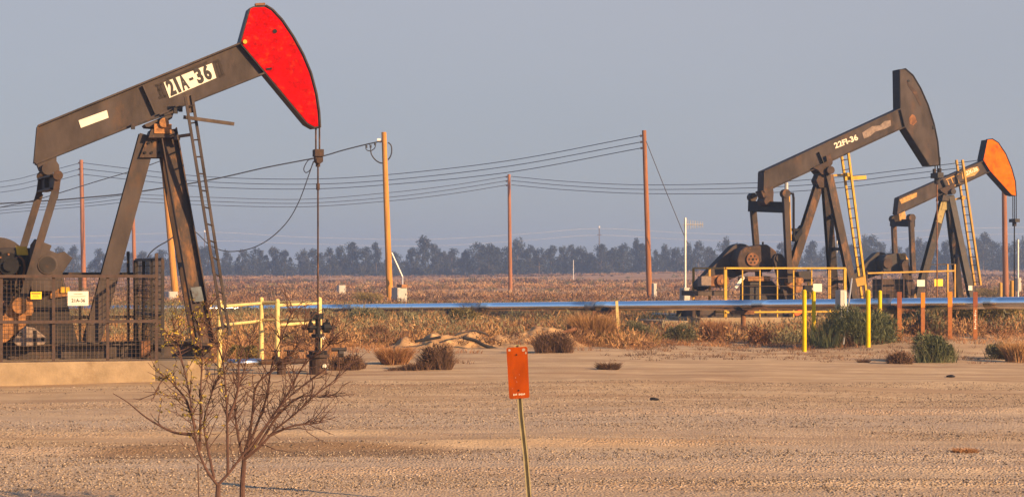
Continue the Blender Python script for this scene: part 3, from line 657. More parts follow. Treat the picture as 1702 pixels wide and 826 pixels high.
mb = MB(); p = f2.P(1510, 135, -.32); mb.drum(p.x, p.z, .05, -.33, -.3, 12); mb.build('lifting_hole', M['black_steel'], hd); mb = MB(); p = f2.P(1551, 212, -.32); mb.box((p.x-.03, -.33, p.z-.07), (p.x+.06, -.3, p.z+.06)); mb.build('edge_notch', M['black_steel'], hd)
mb = MB(); pts = [(1511, 197), (1516, 190), (1521, 193), (1524, 203), (1518, 209), (1512, 206)]; mb.prism(f2.poly(pts, -.32), -.32, -.31); mb.build('rust_stain', M['rust'], hd); mb = MB(); mb.prism(f2.poly([(1507, 136), (1512, 140), (1524, 153), (1532, 175), (1529, 177), (1521, 160), (1509, 143)], -.32), -.319, -.31); mb.build('rust_stain', M['brown_rust'], hd)
mb = MB(); c = f2.P(1372, 284, 0)
mb.prism(f2.poly([(1352, 279), (1384, 264), (1384, 272), (1378, 280), (1372, 290), (1366, 290), (1360, 283)], -.36), -.36, .36); mb.prism(f2.poly([(1373, 259), (1381, 256), (1382, 268), (1375, 270)], -.34), -.34, -.3); mb.build('saddle', M['brown_rust'], j2)
mb = MB(); mb.drum(c.x, c.z, .15, -.5, .5, 16); mb.prism(f2.poly([(1362, 288), (1380, 288), (1384, 300), (1374, 312), (1362, 312), (1357, 300)], -.25), -.25, .25); mb.build('center_bearing', M['brown_rust'], j2)
ZP2 = .42
l2 = leg(f2, j2, (1366, 291), (1318, 440), 0, 0, .3, M['leg_rust'], d=.3)
leg(f2, j2, (1372, 295), (1386, 490), .2, 1.0, .3, M['dark_steel'], d=.26)
leg(f2, j2, (1377, 292), (1419, 488), -.2, -1.0, .28, M['leg_rust'], d=.26)
for v, ya in ((360, .5), (414, .72), (468, .9)):
    a = f2.P(1376+(v-295)*.075-2, v, ya); b = f2.P(1377+(v-292)*.214, v, -ya); mb = MB(); mb.bar(a, b, .1, .12); mb.build('leg_brace', M['dark_steel'], j2)
lad, LL = ladder(f2, j2, (1398.5, 257), (1433, 498), (1410, 255), (1441, 498), .12, -.42, M['yellow'], 15, .075, M['dark_yellow'])
mb = MB(); mb.bar(f2.P(1404, 297, -.3), f2.P(1439, 295, -.3), .1, .14); mb.bar(f2.P(1403, 291, -.2), f2.P(1414, 291, -.2), .1, .16); mb.build('step_bar', M['yellow'], lad)
mb = MB(); mb.bar(f2.P(1381, 292, 0), f2.P(1401, 291, 0), .08, .08); mb.build('ladder_bracket', M['dark_yellow'], lad); mb = MB(); mb.bar(f2.P(1420, 470, -.5), f2.P(1436, 466, -.5), .3, .3); mb.bar(f2.P(1421, 465, -.55), f2.P(1424, 500, -.55), .1, .1); mb.build('ladder_bracket', M['dark_yellow'], lad)
# damper between tail and leg
mb = MB(); mb.tube([f2.P(1307, 304, -.3), f2.P(1307, 322, -.3)], .07, 8); mb.build('damper_rod', M['galv'], j2)
mb = MB(); mb.tube([f2.P(1309, 322, -.3), f2.P(1312, 400, -.3)], .09, 10); mb.build('damper_cylinder', M['dark_yellow'], j2)
mb = MB(); mb.tube([f2.P(1313, 322, -.3), f2.P(1318, 322, -.3), f2.P(1319, 330, -.3), f2.P(1319, 392, -.3), f2.P(1322, 400, -.3)], .05, 8); mb.bar(f2.P(1312, 382, -.3), f2.P(1328, 382, -.1), .08, .1); mb.bar(f2.P(1318, 398, -.2), f2.P(1334, 378, 0), .22, .2); mb.build('damper_hose', M['black_steel'], j2)
mb = MB(); mb.prism(f2.poly([(1265, 318), (1284, 309), (1286, 320), (1285, 333), (1272, 334)], -.28), -.28, .28); mb.drum(*f2.Q(1277, 334, -.3), .18, -.36, .36, 14); mb.build('tail_bearing', M['brown_rust'], j2)
e0, e1 = f2.P(1307, 345, -1.25), f2.P(1249, 343, 1.25)
mb = MB(); mb.bar(e0, e1, .3, .4, (0, 0, 1)); eq = mb.build('equalizer', M['black_steel'], j2)
for (a, b, yy) in (((1305, 322), (1312, 470), -1.28), ((1250, 328), (1262, 470), 1.28)):
    mb = MB(); p, q = f2.P(*a, yy), f2.P(*b, yy); mb.bar(p, q, .2, .22, (0, 1, 0)); mb.drum(p.x, p.z, .16, yy-.14, yy+.14, 12); mb.build('pitman_arm', M['leg_rust'], j2)
def hull2(c1, r1, c2, r2, n=20):
    c1, c2 = Vector(c1), Vector(c2); d = c2-c1; L = d.length; th = math.atan2(d.y, d.x); be = math.acos((r1-r2)/L)
    out = [(c2.x+r2*math.cos(th-be+2*be*k/n), c2.y+r2*math.sin(th-be+2*be*k/n)) for k in range(n+1)]
    return out + [(c1.x+r1*math.cos(th+be+(2*math.pi-2*be)*k/n), c1.y+r1*math.sin(th+be+(2*math.pi-2*be)*k/n)) for k in range(n+1)]
y2 = .25
mb = MB(); mb.prism(hull2(f2.Q(1232, 430, y2), .56, f2.Q(1168, 474, y2), .2), y2, y2+.5); mb.build('belt_guard', M['steel'], j2)
mb = MB(); mb.prism(f2.poly([(1225,432),(1230,417),(1238,411),(1275,406),(1290,417),(1293,425),(1286,443),(1281,452),(1232,452),(1227,443)], -.55), -.55, .2); gb = mb.build('gearbox', M['brown_rust'], j2, bevel=.05)
mb = MB(); x, z = f2.Q(1251, 431, -.6); mb.drum(x, z, .24, -.62, -.55, 24); gc = mb.build('gearbox_cover', M['rust'], gb)
mb = MB(); mb.drum(x, z, .05, -.632, -.621, 10)
for k in range(6): mb.drum(x+.14*math.cos(k*1.047), z+.14*math.sin(k*1.047), .035, -.632, -.621, 8)
mb.build('hole', M['black_steel'], gc)
mb = MB(); mb.tube([f2.P(1268, 409, -.2), f2.P(1268, 402, -.2)], .04, 8); mb.build('breather', M['black_steel'], gb)
def plank(fr, mb, p, q, w, ya, yb, rnd=True):
    a, b = Vector(fr.Q(*p, ya)), Vector(fr.Q(*q, ya)); mb.prism(hull2(a, w/2*1.001, b, w/2*.999, 10), ya, yb)
for yy in (-1.05, .8):
    mb = MB(); plank(f2, mb, (1295, 431), (1316, 500), .42, yy, yy+.22); x, z = f2.Q(1295, 429, yy); mb.drum(x, z, .14, yy-.05, yy, 16); ca = mb.build('crank_arm', M['steel'], j2)
    mb = MB()
    for u, v, r_ in ((1314, 468, .24), (1322, 478, .2), (1326, 466, .14)): x, z = f2.Q(u, v, yy); mb.drum(x, z, r_, yy-.2, yy-.005, 16)
    mb.build('counterweight', M['rust_orange'], ca)
mb = MB(); mb.prism(f2.poly([(1326, 452), (1346, 450), (1352, 468), (1330, 470)], -.9), -.95, -.5); mb.build('counterweight', M['dark_steel'], j2)
mb = MB(); mb.prism(f2.poly([(1247, 466), (1283, 466), (1316, 505), (1316, 530), (1245, 530)], -.5), -.5, .5); mb.build('gearbox_pedestal', M['dark_steel'], j2)
mb = MB(); mb.prism(f2.poly([(1243, 460), (1281, 459), (1280, 467), (1244, 467)], -.6), -.6, .4); mb.build('ledge', M['rust_orange'], j2)
mb = MB(); x, z = f2.Q(1201, 467, -.5); mb.drum(x, z, .24, -.55, -.1, 20); mb.prism(f2.poly([(1180, 460), (1201, 456), (1201, 478), (1178, 477)], -.45), -.45, -.12); mo = mb.build('motor', M['rust'], j2)
mb = MB(); mb.drum(x, z, .1, -.57, -.551, 14); mb.build('motor_hub', M['rust_orange'], mo)
mb = MB(); mb.prism(f2.poly([(1166, 459), (1182, 459), (1182, 476), (1166, 476)], -.5), -.5, -.1); mb.build('motor_cover', M['grey_patch'], j2)
mb = MB(); a = f2.P(1153, 489, -.7); b = f2.P(1210, 486, -.7); mb.box((a.x, -.8, b.z-.12), (b.x, .6, b.z+.06)); mb.build('motor_base', M['plank'], j2)
mb = MB(); mb.bar(f2.P(1222, 478, -.6), f2.P(1236, 460, -.6), .12, .06, (0, 1, 0)); mb.build('brace', M['galv'], j2)
mb = MB(); xa, xb = f2.P(1150, 520, -.8).x, f2.P(1440, 520, -.8).x
for sg in (-.85, .85): mb.ibeam((xa, sg, ZP2+.17), (xb, sg, ZP2+.17), (0, 0, 1), .24, .34, .03)
for k in range(7): x = xa+.3+(xb-xa-.6)*k/6; mb.box((x-.08, -.83, ZP2+.02), (x+.08, .83, ZP2+.3))
mb.build('skid', M['steel'], j2)
tip = f2.P(1559, 275, 0); cb = f2.P(1557.5, 291, 0)
for yy in (-.2, 0, .2):
    mb = MB(); mb.tube([(cb.x+.02, yy, tip.z+.3), (cb.x+.02, yy, cb.z)], .022, 6); mb.build('bridle_cable', M['black_steel'], j2)
mb = MB(); mb.box((cb.x-.12, -.3, cb.z-.12), (cb.x+.12, .3, cb.z+.08)); mb.tube([(cb.x, 0, cb.z-.12), (cb.x, 0, cb.z-.34)], .11, 10)
for yy in (-.22, .22): mb.tube([(cb.x, yy, cb.z+.08), (cb.x, yy, cb.z+.24)], .07, 8)
mb.build('carrier_bar', M['dark_steel'], j2)
mb = MB(); mb.tube([(cb.x, 0, cb.z-.3), (cb.x, 0, 1.0)], .026, 8); mb.build('polished_rod', M['rust'], j2)
WH2 = f2.world(cb.x, 0)
pd = empty('concrete_pad', (f2.O.x, f2.O.y, f2.z0), f2.yaw, 'pale concrete pad under the black headed pump jack', 'concrete pad')
xa = f2.P(1164, 540, -1.9).x; xb = f2.P(1440, 540, -1.9).x
mb = MB(); mb.box((xa, -1.9, -.4), (xb, 1.9, ZP2)); mb.build('slab', M['concrete'], pd, bevel=.02)
mb = MB(); mb.box((xa-1.2, -1.2, -.4), (xa-.003, 1.8, ZP2-.12)); mb.build('motor_slab', M['concrete'], pd, bevel=.02)
# yellow fence 2
fn = f2.root('safety_fence', 'yellow rail fence around the black headed pump jack', 'fence')
YF = -1.8; zt, zb = 2.2, .62
us = [1205.5, 1234, 1263, 1292, 1319, 1349, 1380, 1404]
xsn = [f2.P(u, 480, YF).x for u in us]
for i, x in enumerate(xsn):
    w = .05 if i in (0, 7) else .02; mb = MB(); mb.box((x-w, YF-w, ZP2+.01), (x+w, YF+w, zt)); mb.build('post', M['yellow'], fn)
for z in (zt, zb):
    mb = MB(); mb.box((xsn[0], YF-.1, z-.03), (xsn[-1], YF-.062, z+.03)); mb.build('rail', M['yellow'], fn)
mb = MB()
for z in (.95, 1.25, 1.55, 1.85): mb.tube([(xsn[0], YF-.03, z), (xsn[-1], YF-.03, z)], .009, 4, False)
mb.build('wire_rail', M['wire_mesh'], fn)
YE = 1.5
for yy in (-.2, YE):
    mb = MB(); mb.box((xsn[0]-.04, yy-.03, ZP2+.01), (xsn[0]+.04, yy+.03, zt)); mb.build('post', M['dark_yellow'], fn)
for z in (zt, zb):
    mb = MB(); mb.box((xsn[0]-.03, YF+.07, z-.03), (xsn[0]+.03, YE, z+.03)); mb.build('rail', M['dark_yellow'], fn)
for yy in (-.4, YE):
    mb = MB(); mb.box((xsn[-1]-.04, yy-.03, ZP2+.01), (xsn[-1]+.04, yy+.03, zt)); mb.build('post', M['dark_yellow'], fn)
mb = MB(); mb.box((xsn[-1]-.03, YF+.07, zt-.03), (xsn[-1]+.03, YE, zt+.03)); mb.build('rail', M['dark_yellow'], fn)
flat_sign(f2, 'fence_sign', 'blank white sign on the yellow fence of the black headed pump jack', 1351.5, 1366, 471.5, 485, YF-.12, M['white'])
r = f2.root('junction_box', 'black junction box on the yellow fence beside the blank white sign', 'junction box')
mb = MB(); a, b = f2.P(1334.5, 485, YF-.1), f2.P(1347, 474, YF-.1); mb.box((a.x, YF-.25, a.z), (b.x, YF-.105, b.z)); mb.build('box', M['black_steel'], r)
mb = MB(); a = f2.P(1348, 480, YF-.15); mb.drum(a.x, a.z, .045, YF-.2, YF-.11, 10); mb.build('cover', M['galv'], r)
r = f2.root('orange_container', 'bright orange red container on the pad behind the pipeline', 'container')
mb = MB(); mb.prism(f2.poly([(1320.5, 519), (1332, 513), (1334, 519.5), (1323, 526)], -1.5), -1.5, -1.25); mb.prism(f2.poly([(1331, 513.5), (1335, 511.5), (1337, 517.5), (1333.8, 519.5)], -1.45), -1.45, -1.3); mb.build('body', M['orange_plastic'], r)

# ===== third pump jack (orange head)
f3 = Frame(1576, 92, 17)
j3 = f3.root('pump_jack', 'dark pump jack with an orange horsehead at the right edge', 'pump jack', 'pump jacks in the oil field')
hw = .16
wb, TL, TR, BR, BL = walking_beam(f3, j3, [(1494, 330), (1635, 268), (1648, 283), (1491, 356)], hw, M['steel'], .08)
yf = -hw-.004
mb = MB(); mb.prism(f3.poly([(1495, 332), (1512, 324), (1524, 320), (1524, 327), (1512, 333), (1498, 339)], yf), yf-.006, yf); mb.build('worn_patch', M['bare_tan'], wb); mb = MB(); mb.prism(f3.poly([(1598, 287), (1612, 280), (1625, 277), (1628, 283), (1620, 292), (1608, 295), (1600, 298)], yf), yf-.006, yf); mb.build('worn_patch', M['bare_tan'], wb)
o = f3.P(1603.5, 293.5, yf-.008); q = f3.P(1626, 283.5, yf-.008); bx = q-o
lettering('22X-36', 'lettering', M['old_white'], wb, o, (bx.x, 0, bx.z), (-bx.z, 0, bx.x), bx.length, .2, .03)
mb = MB(); strokes(mb, f3, [((1572, 299), (1596, 289)), ((1577, 313), (1597, 304)), ((1581, 296), (1586, 309)), ((1590, 292), (1594, 305)), ((1575, 300), (1579, 312))], yf-.004, .05); mb.build('old_lettering', M['bare_tan'], wb)
mb = MB(); a, b = f3.P(1565, 299, -hw), f3.P(1573, 316, -hw); mb.bar(a+Vector((0, -.06, 0)), b+Vector((0, -.06, 0)), .12, .05, (1, 0, 0)); mb.build('stiffener', M['black_steel'], wb)
hd, hp = horsehead(f3, j3, [(1641, 232.5), (1649, 231.5), (1659, 238), (1671, 256), (1681, 280), (1687, 302), (1688.5, 326), (1681, 324), (1645, 284), (1634, 266)], .27, range(1, 7), M['black_steel'], M['orange_paint'], .014)
mb = MB(); c = f3.P(1577, 319, 0); mb.prism(f3.poly([(1562, 315), (1588, 304), (1586, 312), (1580, 320), (1574, 324), (1567, 320)], -.3), -.3, .3); mb.build('saddle', M['brown_rust'], j3)
mb = MB(); mb.drum(c.x, c.z, .13, -.45, .45, 14); mb.prism(f3.poly([(1568, 324), (1586, 324), (1588, 334), (1566, 334)], -.3), -.3, .3); mb.build('center_bearing', M['dark_steel'], j3)
l3 = leg(f3, j3, (1570, 328), (1538, 446), 0, 0, .32, M['dark_steel'], d=.3)
mb = MB(); a, b = f3.P(1571, 330, -.17), f3.P(1560, 370, -.17); mb.bar(a, b, .3, .02, (0, 1, 0)); mb.prism(f3.poly([(1569, 331), (1580, 331), (1580, 349), (1565, 349)], -.2), -.2, -.17); mb.build('paint_patch', M['olive_paint'], l3)
leg(f3, j3, (1576, 330), (1593, 480), .18, .95, .3, M['dark_steel'], d=.26)
lgx = leg(f3, j3, (1580, 328), (1612, 480), -.18, -.95, .28, M['dark_steel'], d=.26)
for v, ya in ((384, .45), (425, .7)):
    a = f3.P(1576+(v-330)*.113, v, ya); b = f3.P(1580+(v-328)*.21, v, -ya); mb = MB(); mb.bar(a, b, .1, .12); mb.build('leg_brace', M['dark_steel'], j3)
mb = MB(); p = f3.P(1612, 479, -1.1); mb.box((p.x-.1, -1.15, p.z-.1), (p.x+.1, -1.1, p.z+.12)); mb.build('tag_plate', M['white'], lgx)
ladder(f3, j3, (1589.5, 266), (1620, 474), (1599.5, 266), (1630, 474), .0, -.5, M['dark_yellow'], 15, .085, M['dark_steel'])
mb = MB(); mb.bar(f3.P(1585, 332, -.2), f3.P(1600, 329, -.3), .09, .09); mb.drum(*f3.Q(1600, 329, -.4), .1, -.5, -.3, 10); mb.build('ladder_bracket', M['dark_yellow'], j3)
mb = MB(); mb.prism(f3.poly([(1494, 356), (1504, 351), (1506, 360), (1504, 367), (1496, 368)], -.25), -.25, .25); mb.build('tail_bearing', M['bare_tan'], j3)
mb = MB(); mb.bar(f3.P(1516, 371, -.95), f3.P(1484, 370, .95), .3, .34); mb.build('equalizer', M['black_steel'], j3)
for (a, b, yy) in (((1514, 362), (1518, 455), -1.0), ((1485, 364), (1488, 440), 1.0)):
    mb = MB(); p, q = f3.P(*a, yy), f3.P(*b, yy); mb.bar(p, q, .2, .2, (0, 1, 0)); mb.drum(p.x, p.z, .17, yy-.15, yy+.15, 12); mb.build('pitman_arm', M['leg_rust'], j3)
mb = MB(); mb.prism(hull2(f3.Q(1464, 437, .2), .5, f3.Q(1424, 462, .2), .2), .2, .6); mb.build('belt_guard', M['dark_steel'], j3)
mb = MB(); mb.prism(f3.poly([(1467, 434), (1472, 424), (1488, 421), (1506, 421), (1512, 434), (1508, 452), (1468, 452)], -.5), -.5, .2); gb = mb.build('gearbox', M['dark_steel'], j3, bevel=.04)
mb = MB(); x, z = f3.Q(1476, 437.5, -.55); mb.drum(x, z, .23, -.58, -.5, 20); mb.build('gearbox_cover', M['brown_rust'], gb)
mb = MB(); mb.prism(f3.poly([(1494, 421), (1503, 421), (1510, 431), (1498, 432)], -.6), -.6, -.2); mb.build('gearbox_lid', M['bare_tan'], gb)
for yy in (-.95, .75):
    mb = MB(); plank(f3, mb, (1505, 440), (1516, 485), .36, yy, yy+.2); mb.build('crank_arm', M['brown_rust'], j3)
mb = MB(); mb.prism(f3.poly([(1467, 464), (1503, 464), (1512, 510), (1467, 510)], -.5), -.5, .5); mb.build('gearbox_pedestal', M['brown_rust'], j3)
mb = MB(); mb.bar(f3.P(1514, 478, -.7), f3.P(1520, 500, -.7), .25, .1, (0, 1, 0)); mb.build('brace', M['bare_tan'], j3)
mb = MB(); xa, xb = f3.P(1420, 500, -.8).x, f3.P(1640, 500, -.8).x
for sg in (-.8, .8): mb.ibeam((xa, sg, ZP+.16), (xb, sg, ZP+.16), (0, 0, 1), .22, .32, .03)
mb.build('skid', M['brown_rust'], j3)
cb = f3.P(1686, 366, 0)
for yy in (-.15, 0, .15):
    mb = MB(); mb.tube([(cb.x+.01, yy, f3.P(1686, 318, 0).z), (cb.x+.01, yy, cb.z)], .02, 6); mb.build('bridle_cable', M['black_steel'], j3)
mb = MB(); mb.box((cb.x-.12, -.28, cb.z-.1), (cb.x+.12, .28, cb.z+.06)); mb.tube([(cb.x, 0, cb.z-.1), (cb.x, 0, cb.z-.28)], .1, 10); mb.build('carrier_bar', M['dark_steel'], j3)
mb = MB(); mb.tube([(cb.x, 0, cb.z-.2), (cb.x, 0, .9)], .03, 8); mb.build('polished_rod', M['black_steel'], j3)
pd = empty('concrete_pad', (f3.O.x, f3.O.y, f3.z0), f3.yaw, 'concrete pad under the orange headed pump jack', 'concrete pad')
mb = MB(); mb.box((xa, -1.9, -.4), (xb, 1.9, ZP)); mb.build('slab', M['concrete'], pd, bevel=.02)
fn = f3.root('safety_fence', 'thin yellow rail fence before the orange headed pump jack', 'fence')
YF = -1.8; ztl = 2.2
us3 = [1441, 1466, 1502, 1540, 1575, 1587]
for i, u in enumerate(us3):
    x = f3.P(u, 470, YF).x; w = .035 if i > 3 else .025; mb = MB(); t = f3.P(u, 439, YF).z if i > 3 else ztl; mb.box((x-w, YF-w, ZP+.01), (x+w, YF+w, t)); mb.build('post', M['dark_yellow'] if i > 3 else M['fence_brown'], fn)
x0, x1 = f3.P(1441, 470, YF).x, f3.P(1587, 470, YF).x
mb = MB(); mb.bar((x0, YF-.06, f3.P(1441, 454, YF).z), (x1, YF-.06, f3.P(1587, 450, YF).z), .04, .07); mb.build('rail', M['dark_yellow'], fn)
mb = MB(); mb.bar((f3.P(1540, 440, YF).x, YF+.06, f3.P(1540, 440, YF).z), (x1, YF+.06, f3.P(1587, 439, YF).z), .03, .05); mb.bar((x0, YF-.05, .75), (x1, YF-.05, .75), .03, .06); mb.build('rail', M['dark_steel'], fn)
mb = MB(); mesh_panel(mb, (x0, YF+.04, 0), (x1, YF+.04, 0), .8, 2.1, .22, .006); mb.build('mesh_panel', M['wire_mesh'], fn)
flat_sign(f3, 'fence_sign', 'blank white sign on the fence before the orange headed pump jack', 1524, 1537, 465, 476, YF-.1, M['white'])
flat_sign(f3, 'fence_sign', 'blank yellow sign on the fence before the orange headed pump jack', 1553, 1567, 464, 475.5, YF-.1, M['sign_yellow'])

# ------------------------------------------------------------------ pipeline
PR = .175
def pipe_at(u):      # centre of the pipe on the straight run, by photo column
    ths = 11.6 + (u-400)*(20.2-11.6)/1300.0; D = 2*PR*F/ths; v = 513.4 + (u-400)*(503.2-513.4)/1300.0
    return W(u, v, D)
PA, PB = pipe_at(400), pipe_at(1800)
pline = empty('pipeline', (PA.x, PA.y, gh(PA.x, PA.y)), 0, 'long silver blue clad pipeline crossing the field on low supports', 'pipeline'); off = Vector(pline.location)
PW = W(-150, 512.5, 104)
brk = [400, 580, 795, 985, 1255, 1455, 1640, 1800]
mb = MB(); mb.tube([PW-off, PA-off], PR, 24); mb.build('pipe_run', M['alu'], pline, smooth=True)
for a, b in zip(brk[:-1], brk[1:]):
    pa, pb = pipe_at(a)-off, pipe_at(b)-off; mb = MB(); mb.tube([pa.lerp(pb, k/6) for k in range(7)], PR, 24); mb.build('pipe_run', M['alu'], pline, smooth=True)
for u in (580, 795, 985, 1478):
    p = pipe_at(u)-off; d = (PB-PA).normalized(); L = .3 if u < 1400 else .25; mb = MB(); mb.tube([p-d*L, p+d*L], PR+.005, 24); mb.build('joint_band', M['alu_dull'], pline, smooth=True)
# supports under the pipe: things of their own
SUP = [(395, 'rust', 40, 'rusty timber beam support under the pipeline behind the guard rail'), (585, 'rust', 60, 'rusty low beam support under the pipeline right of the wellhead'),
       (752, 'dark_steel', 24, 'small dark support under the middle of the pipeline'), (1008, 'rust', 46, 'rusty support with a thin leg under the pipeline above the sand mound'),
       (1233, 'rust', 40, 'rusty post and crossbeam under the pipeline before the black headed pump jack'), (1487, 'rust', 66, 'wide rusty beam support under the pipeline between the orange posts')]
for u, mt, w, lab in SUP:
    p = pipe_at(u); zg_ = gh(p.x, p.y); s = empty('pipe_support', (p.x, p.y, zg_), 0, lab, 'pipe support', 'supports under the silver pipeline')
    px_m = F/p.y; hwid = w/2/px_m; zt_ = p.z-PR-zg_
    mb = MB(); mb.box((-hwid, -.16, zt_-.14), (hwid, .16, zt_-.004)); mb.build('beam', M[mt], s)
    mb = MB(); mb.box((-.2, -.19, zt_-.004), (.2, .19, zt_+.09)); mb.build('saddle', M['dark_steel'], s)
    mb = MB(); mb.tube([(.05, 0, -.2), (.05, 0, zt_-.14)], .085, 10); mb.build('leg', M[mt], s)
    if w > 45:
        for sx in (-.8, .8): mb = MB(); mb.tube([(hwid*sx, 0, -.2), (hwid*sx, 0, zt_-.14)], .06, 8); mb.build('leg', M[mt], s)
# thin second line behind, at the second pad's left
mb = MB(); a, b = W(1085, 522, 80), W(1166, 523, 79); mb.tube([a, b], .05, 8); o = mb.build('small_pipe', M['galv']); tag(o, 'thin pale pipe beside the concrete pad below the pipeline', 'pipe')

# ------------------------------------------------------------------ posts
def bollard(u, vt, vb, D, r, label, mat='post_yellow', group='yellow bollards beside the pipeline'):
    x = gx(u, D); zb_ = gh(x, D); zt_ = gz_at(vt, D); b = empty('bollard', (x, D, zb_), 0, label, 'bollard', group); h = zt_-zb_
    mb = MB(); mb.tube([(0, 0, -.2), (0, 0, h)], r, 14); mb.build('pipe', M[mat], b, smooth=False)
    mb = MB(); mb.tube([(0, 0, h), (0, 0, h+.03), (0, 0, h+.045)], [r*1.02, r*.8, r*.3], 14); mb.build('cap', M[mat], b)
bollard(1337, 484, 588, Dof(588), .058, 'yellow bollard standing clear at the left end of the green bush')
bollard(1443, 484, 583, 55.3, .062, 'yellow bollard standing in front of the large green bush')
bollard(1352.5, 486, 575, 58.2, .058, 'yellow bollard half hidden by the left side of the green bush')
bollard(1462.5, 485, 570, 59.3, .058, 'yellow bollard behind the right side of the green bush')
bollard(1663, 470.5, 490, 140, .13, 'short distant yellow bollard left of the far right pole base', 'dark_yellow')
bollard(1682, 467, 495, 125, .13, 'distant yellow bollard right of the far right pole base', 'dark_yellow')
def marker(u, vt, vb, w, label, cap='marker_cap', text=False):
    D = 57.0; x = gx(u, D); zb_ = gh(x, D); h = gz_at(vt, D)-zb_; m = empty('marker_post', (x, D, zb_), 0, label, 'marker post', 'orange marker posts beside the pipeline')
    mb = MB(); mb.box((-w, -.012, -.3), (w, .012, h*.68)); mb.box((-w, .012, -.3), (-w+.02, .05, h*.68)); mb.box((w-.02, .012, -.3), (w, .05, h*.68)); mb.build('post', M['marker_orange'], m)
    mb = MB(); mb.box((-w-.004, -.018, h*.68), (w+.004, .018, h)); mb.build('cap', M[cap], m)
    if text:
        mb = MB()
        for k in range(9): mb.box((-.03+.012*(k % 3), -.0155, h*.22+k*.062), (.022-.01*(k % 2), -.0125, h*.22+k*.062+.038))
        mb.build('lettering', M['old_white'], m)
marker(1495, 485, 565, .062, 'orange marker post nearest the yellow bollard', 'marker_red')
marker(1534, 486, 560, .055, 'orange marker post second from the yellow bollards with a bright cap')
marker(1579, 485, 555, .06, 'orange marker post beside the one with faded white writing')
marker(1621, 485, 560, .06, 'orange marker post with a dark red cap and faded white writing', 'marker_red', True)
# leaning thin stakes
mb = MB(); a = W(1025, 500, 66); b = W(1028, 552, 66); mb.bar(a, b, .09, .03, (0, 1, 0)); o = mb.build('wooden_stake', M['pale_yellow']); tag(o, 'pale thin stake in front of the pipeline', 'stake')
mb = MB(); a = W(1416, 463, 60); b = W(1402, 572, 56); mb.tube([a, b], .022, 6); o = mb.build('guy_rod', M['galv']); tag(o, 'thin grey leaning rod sticking out of the green bush', 'rod')
# pale junction box on a stand in front of the pipeline
D = 57.5; p = W(1398, 500, D); jb = empty('control_box', (p.x, D, gh(p.x, D)), 0, 'pale control box on a stand before the pipeline', 'control box'); z0 = jb.location.z
h0, h1 = gz_at(513, D)-z0, gz_at(482, D)-z0
mb = MB(); mb.box((-.12, -.1, h0), (.13, .12, h1)); mb.build('box', M['cabinet'], jb, rz=R(35), bevel=.01)
mb = MB(); mb.box((.02, -.115, h0+.05), (.11, -.101, h1-.05)); mb.build('door', M['white'], jb, rz=R(35))
mb = MB(); mb.tube([(0, 0, -.2), (0, 0, h0)], .05, 8); mb.build('leg', M['galv'], jb)

# ------------------------------------------------------------------ utility poles and lines
def pole(name, label, u0, v0, u1, v1, D, r, mat, ins=(), side=-1):
    b = W(u1, v1, D); b.z = gh(b.x, D) - .3; t = W(u0, v0, D); o = empty(name, (b.x, D, b.z+.3), 0, label, 'utility pole', 'wooden utility poles'); off = Vector(o.location)
    mb = MB(); n = 6; mb.tube([(b-off).lerp(t-off, k/n) for k in range(n+1)], [r*(1-.28*k/n) for k in range(n+1)], 14); mb.build('pole_shaft', M[mat], o)
    for v in ins:
        k = (v-v1)/(v0-v1); p = (b-off).lerp(t-off, k); mb = MB(); mb.tube([p, p+Vector((side*.28, 0, 0))], .05, 8); mb.tube([p+Vector((side*.2, 0, 0)), p+Vector((side*.32, 0, 0))], .09, 10); mb.build('insulator', M['insul'], o)
    return o
POLE1 = pole('utility_pole', 'thick orange wooden pole with a grey cabinet at its base', 638, 220, 648.5, 503, Dof(503), .235, 'wood_orange', (235,))
POLE2 = pole('utility_pole', 'tall brown pole right of centre carrying three wires and a guy', 1070.5, 217, 1080, 497, Dof(497), .225, 'wood', (226, 236, 246))
POLE3 = pole('utility_pole', 'thin reddish pole in mid field near the centre', 846, 290, 848.5, 486, 196, .21, 'red_wood', (294, 301, 308))
POLE4 = pole('utility_pole', 'reddish pole seen between the pitman arms and rear leg', 135, 266, 139.5, 484, 205, .27, 'red_wood', (271, 281, 290))
POLE5 = pole('utility_pole', 'reddish pole half hidden by the rear leg of the red headed pump jack', 220, 318, 225, 486, 205, .22, 'red_wood', (323, 329, 335))
POLE6 = pole('utility_pole', 'leaning orange pole behind the front legs of the red headed pump jack', 271, 262, 292, 490, 168, .3, 'wood_orange')
POLE7 = pole('utility_pole', 'brown pole below the orange horsehead', 1668, 255, 1672, 494, 152, .23, 'red_wood', (262, 271, 281))
for (u, v0, v1, D, r) in ((953, 432, 457, 360, .08),):
    pole('utility_pole', 'distant thin bare post against the dark tree line', u, v0, u, v1, D, r, 'pale_line')
def wire(pts, Ds, r, label, mat='conductor', group=None, cat='power line', name='power_line'):
    u0, u1 = pts[0][0], pts[-1][0]; q = []
    for i, (u, v) in enumerate(pts):
        if isinstance(Ds, (int, float)): D = Ds
        else:
            for (ua, da), (ub, db) in zip(Ds[:-1], Ds[1:]):
                if (ua-u)*(ub-u) <= 0: D = da+(db-da)*(u-ua)/(ub-ua); break
        q.append(W(u, v, D))
    mb = MB(); mb.tube(spline(q), r, 5); o = mb.build(name, M[mat]); return tag(o, label, cat, group)
DA = [(-200, 262), (137, 205), (1072, Dof(497)), (1100, Dof(497))]
GA = 'three wires from the far left pole to the tall brown pole'
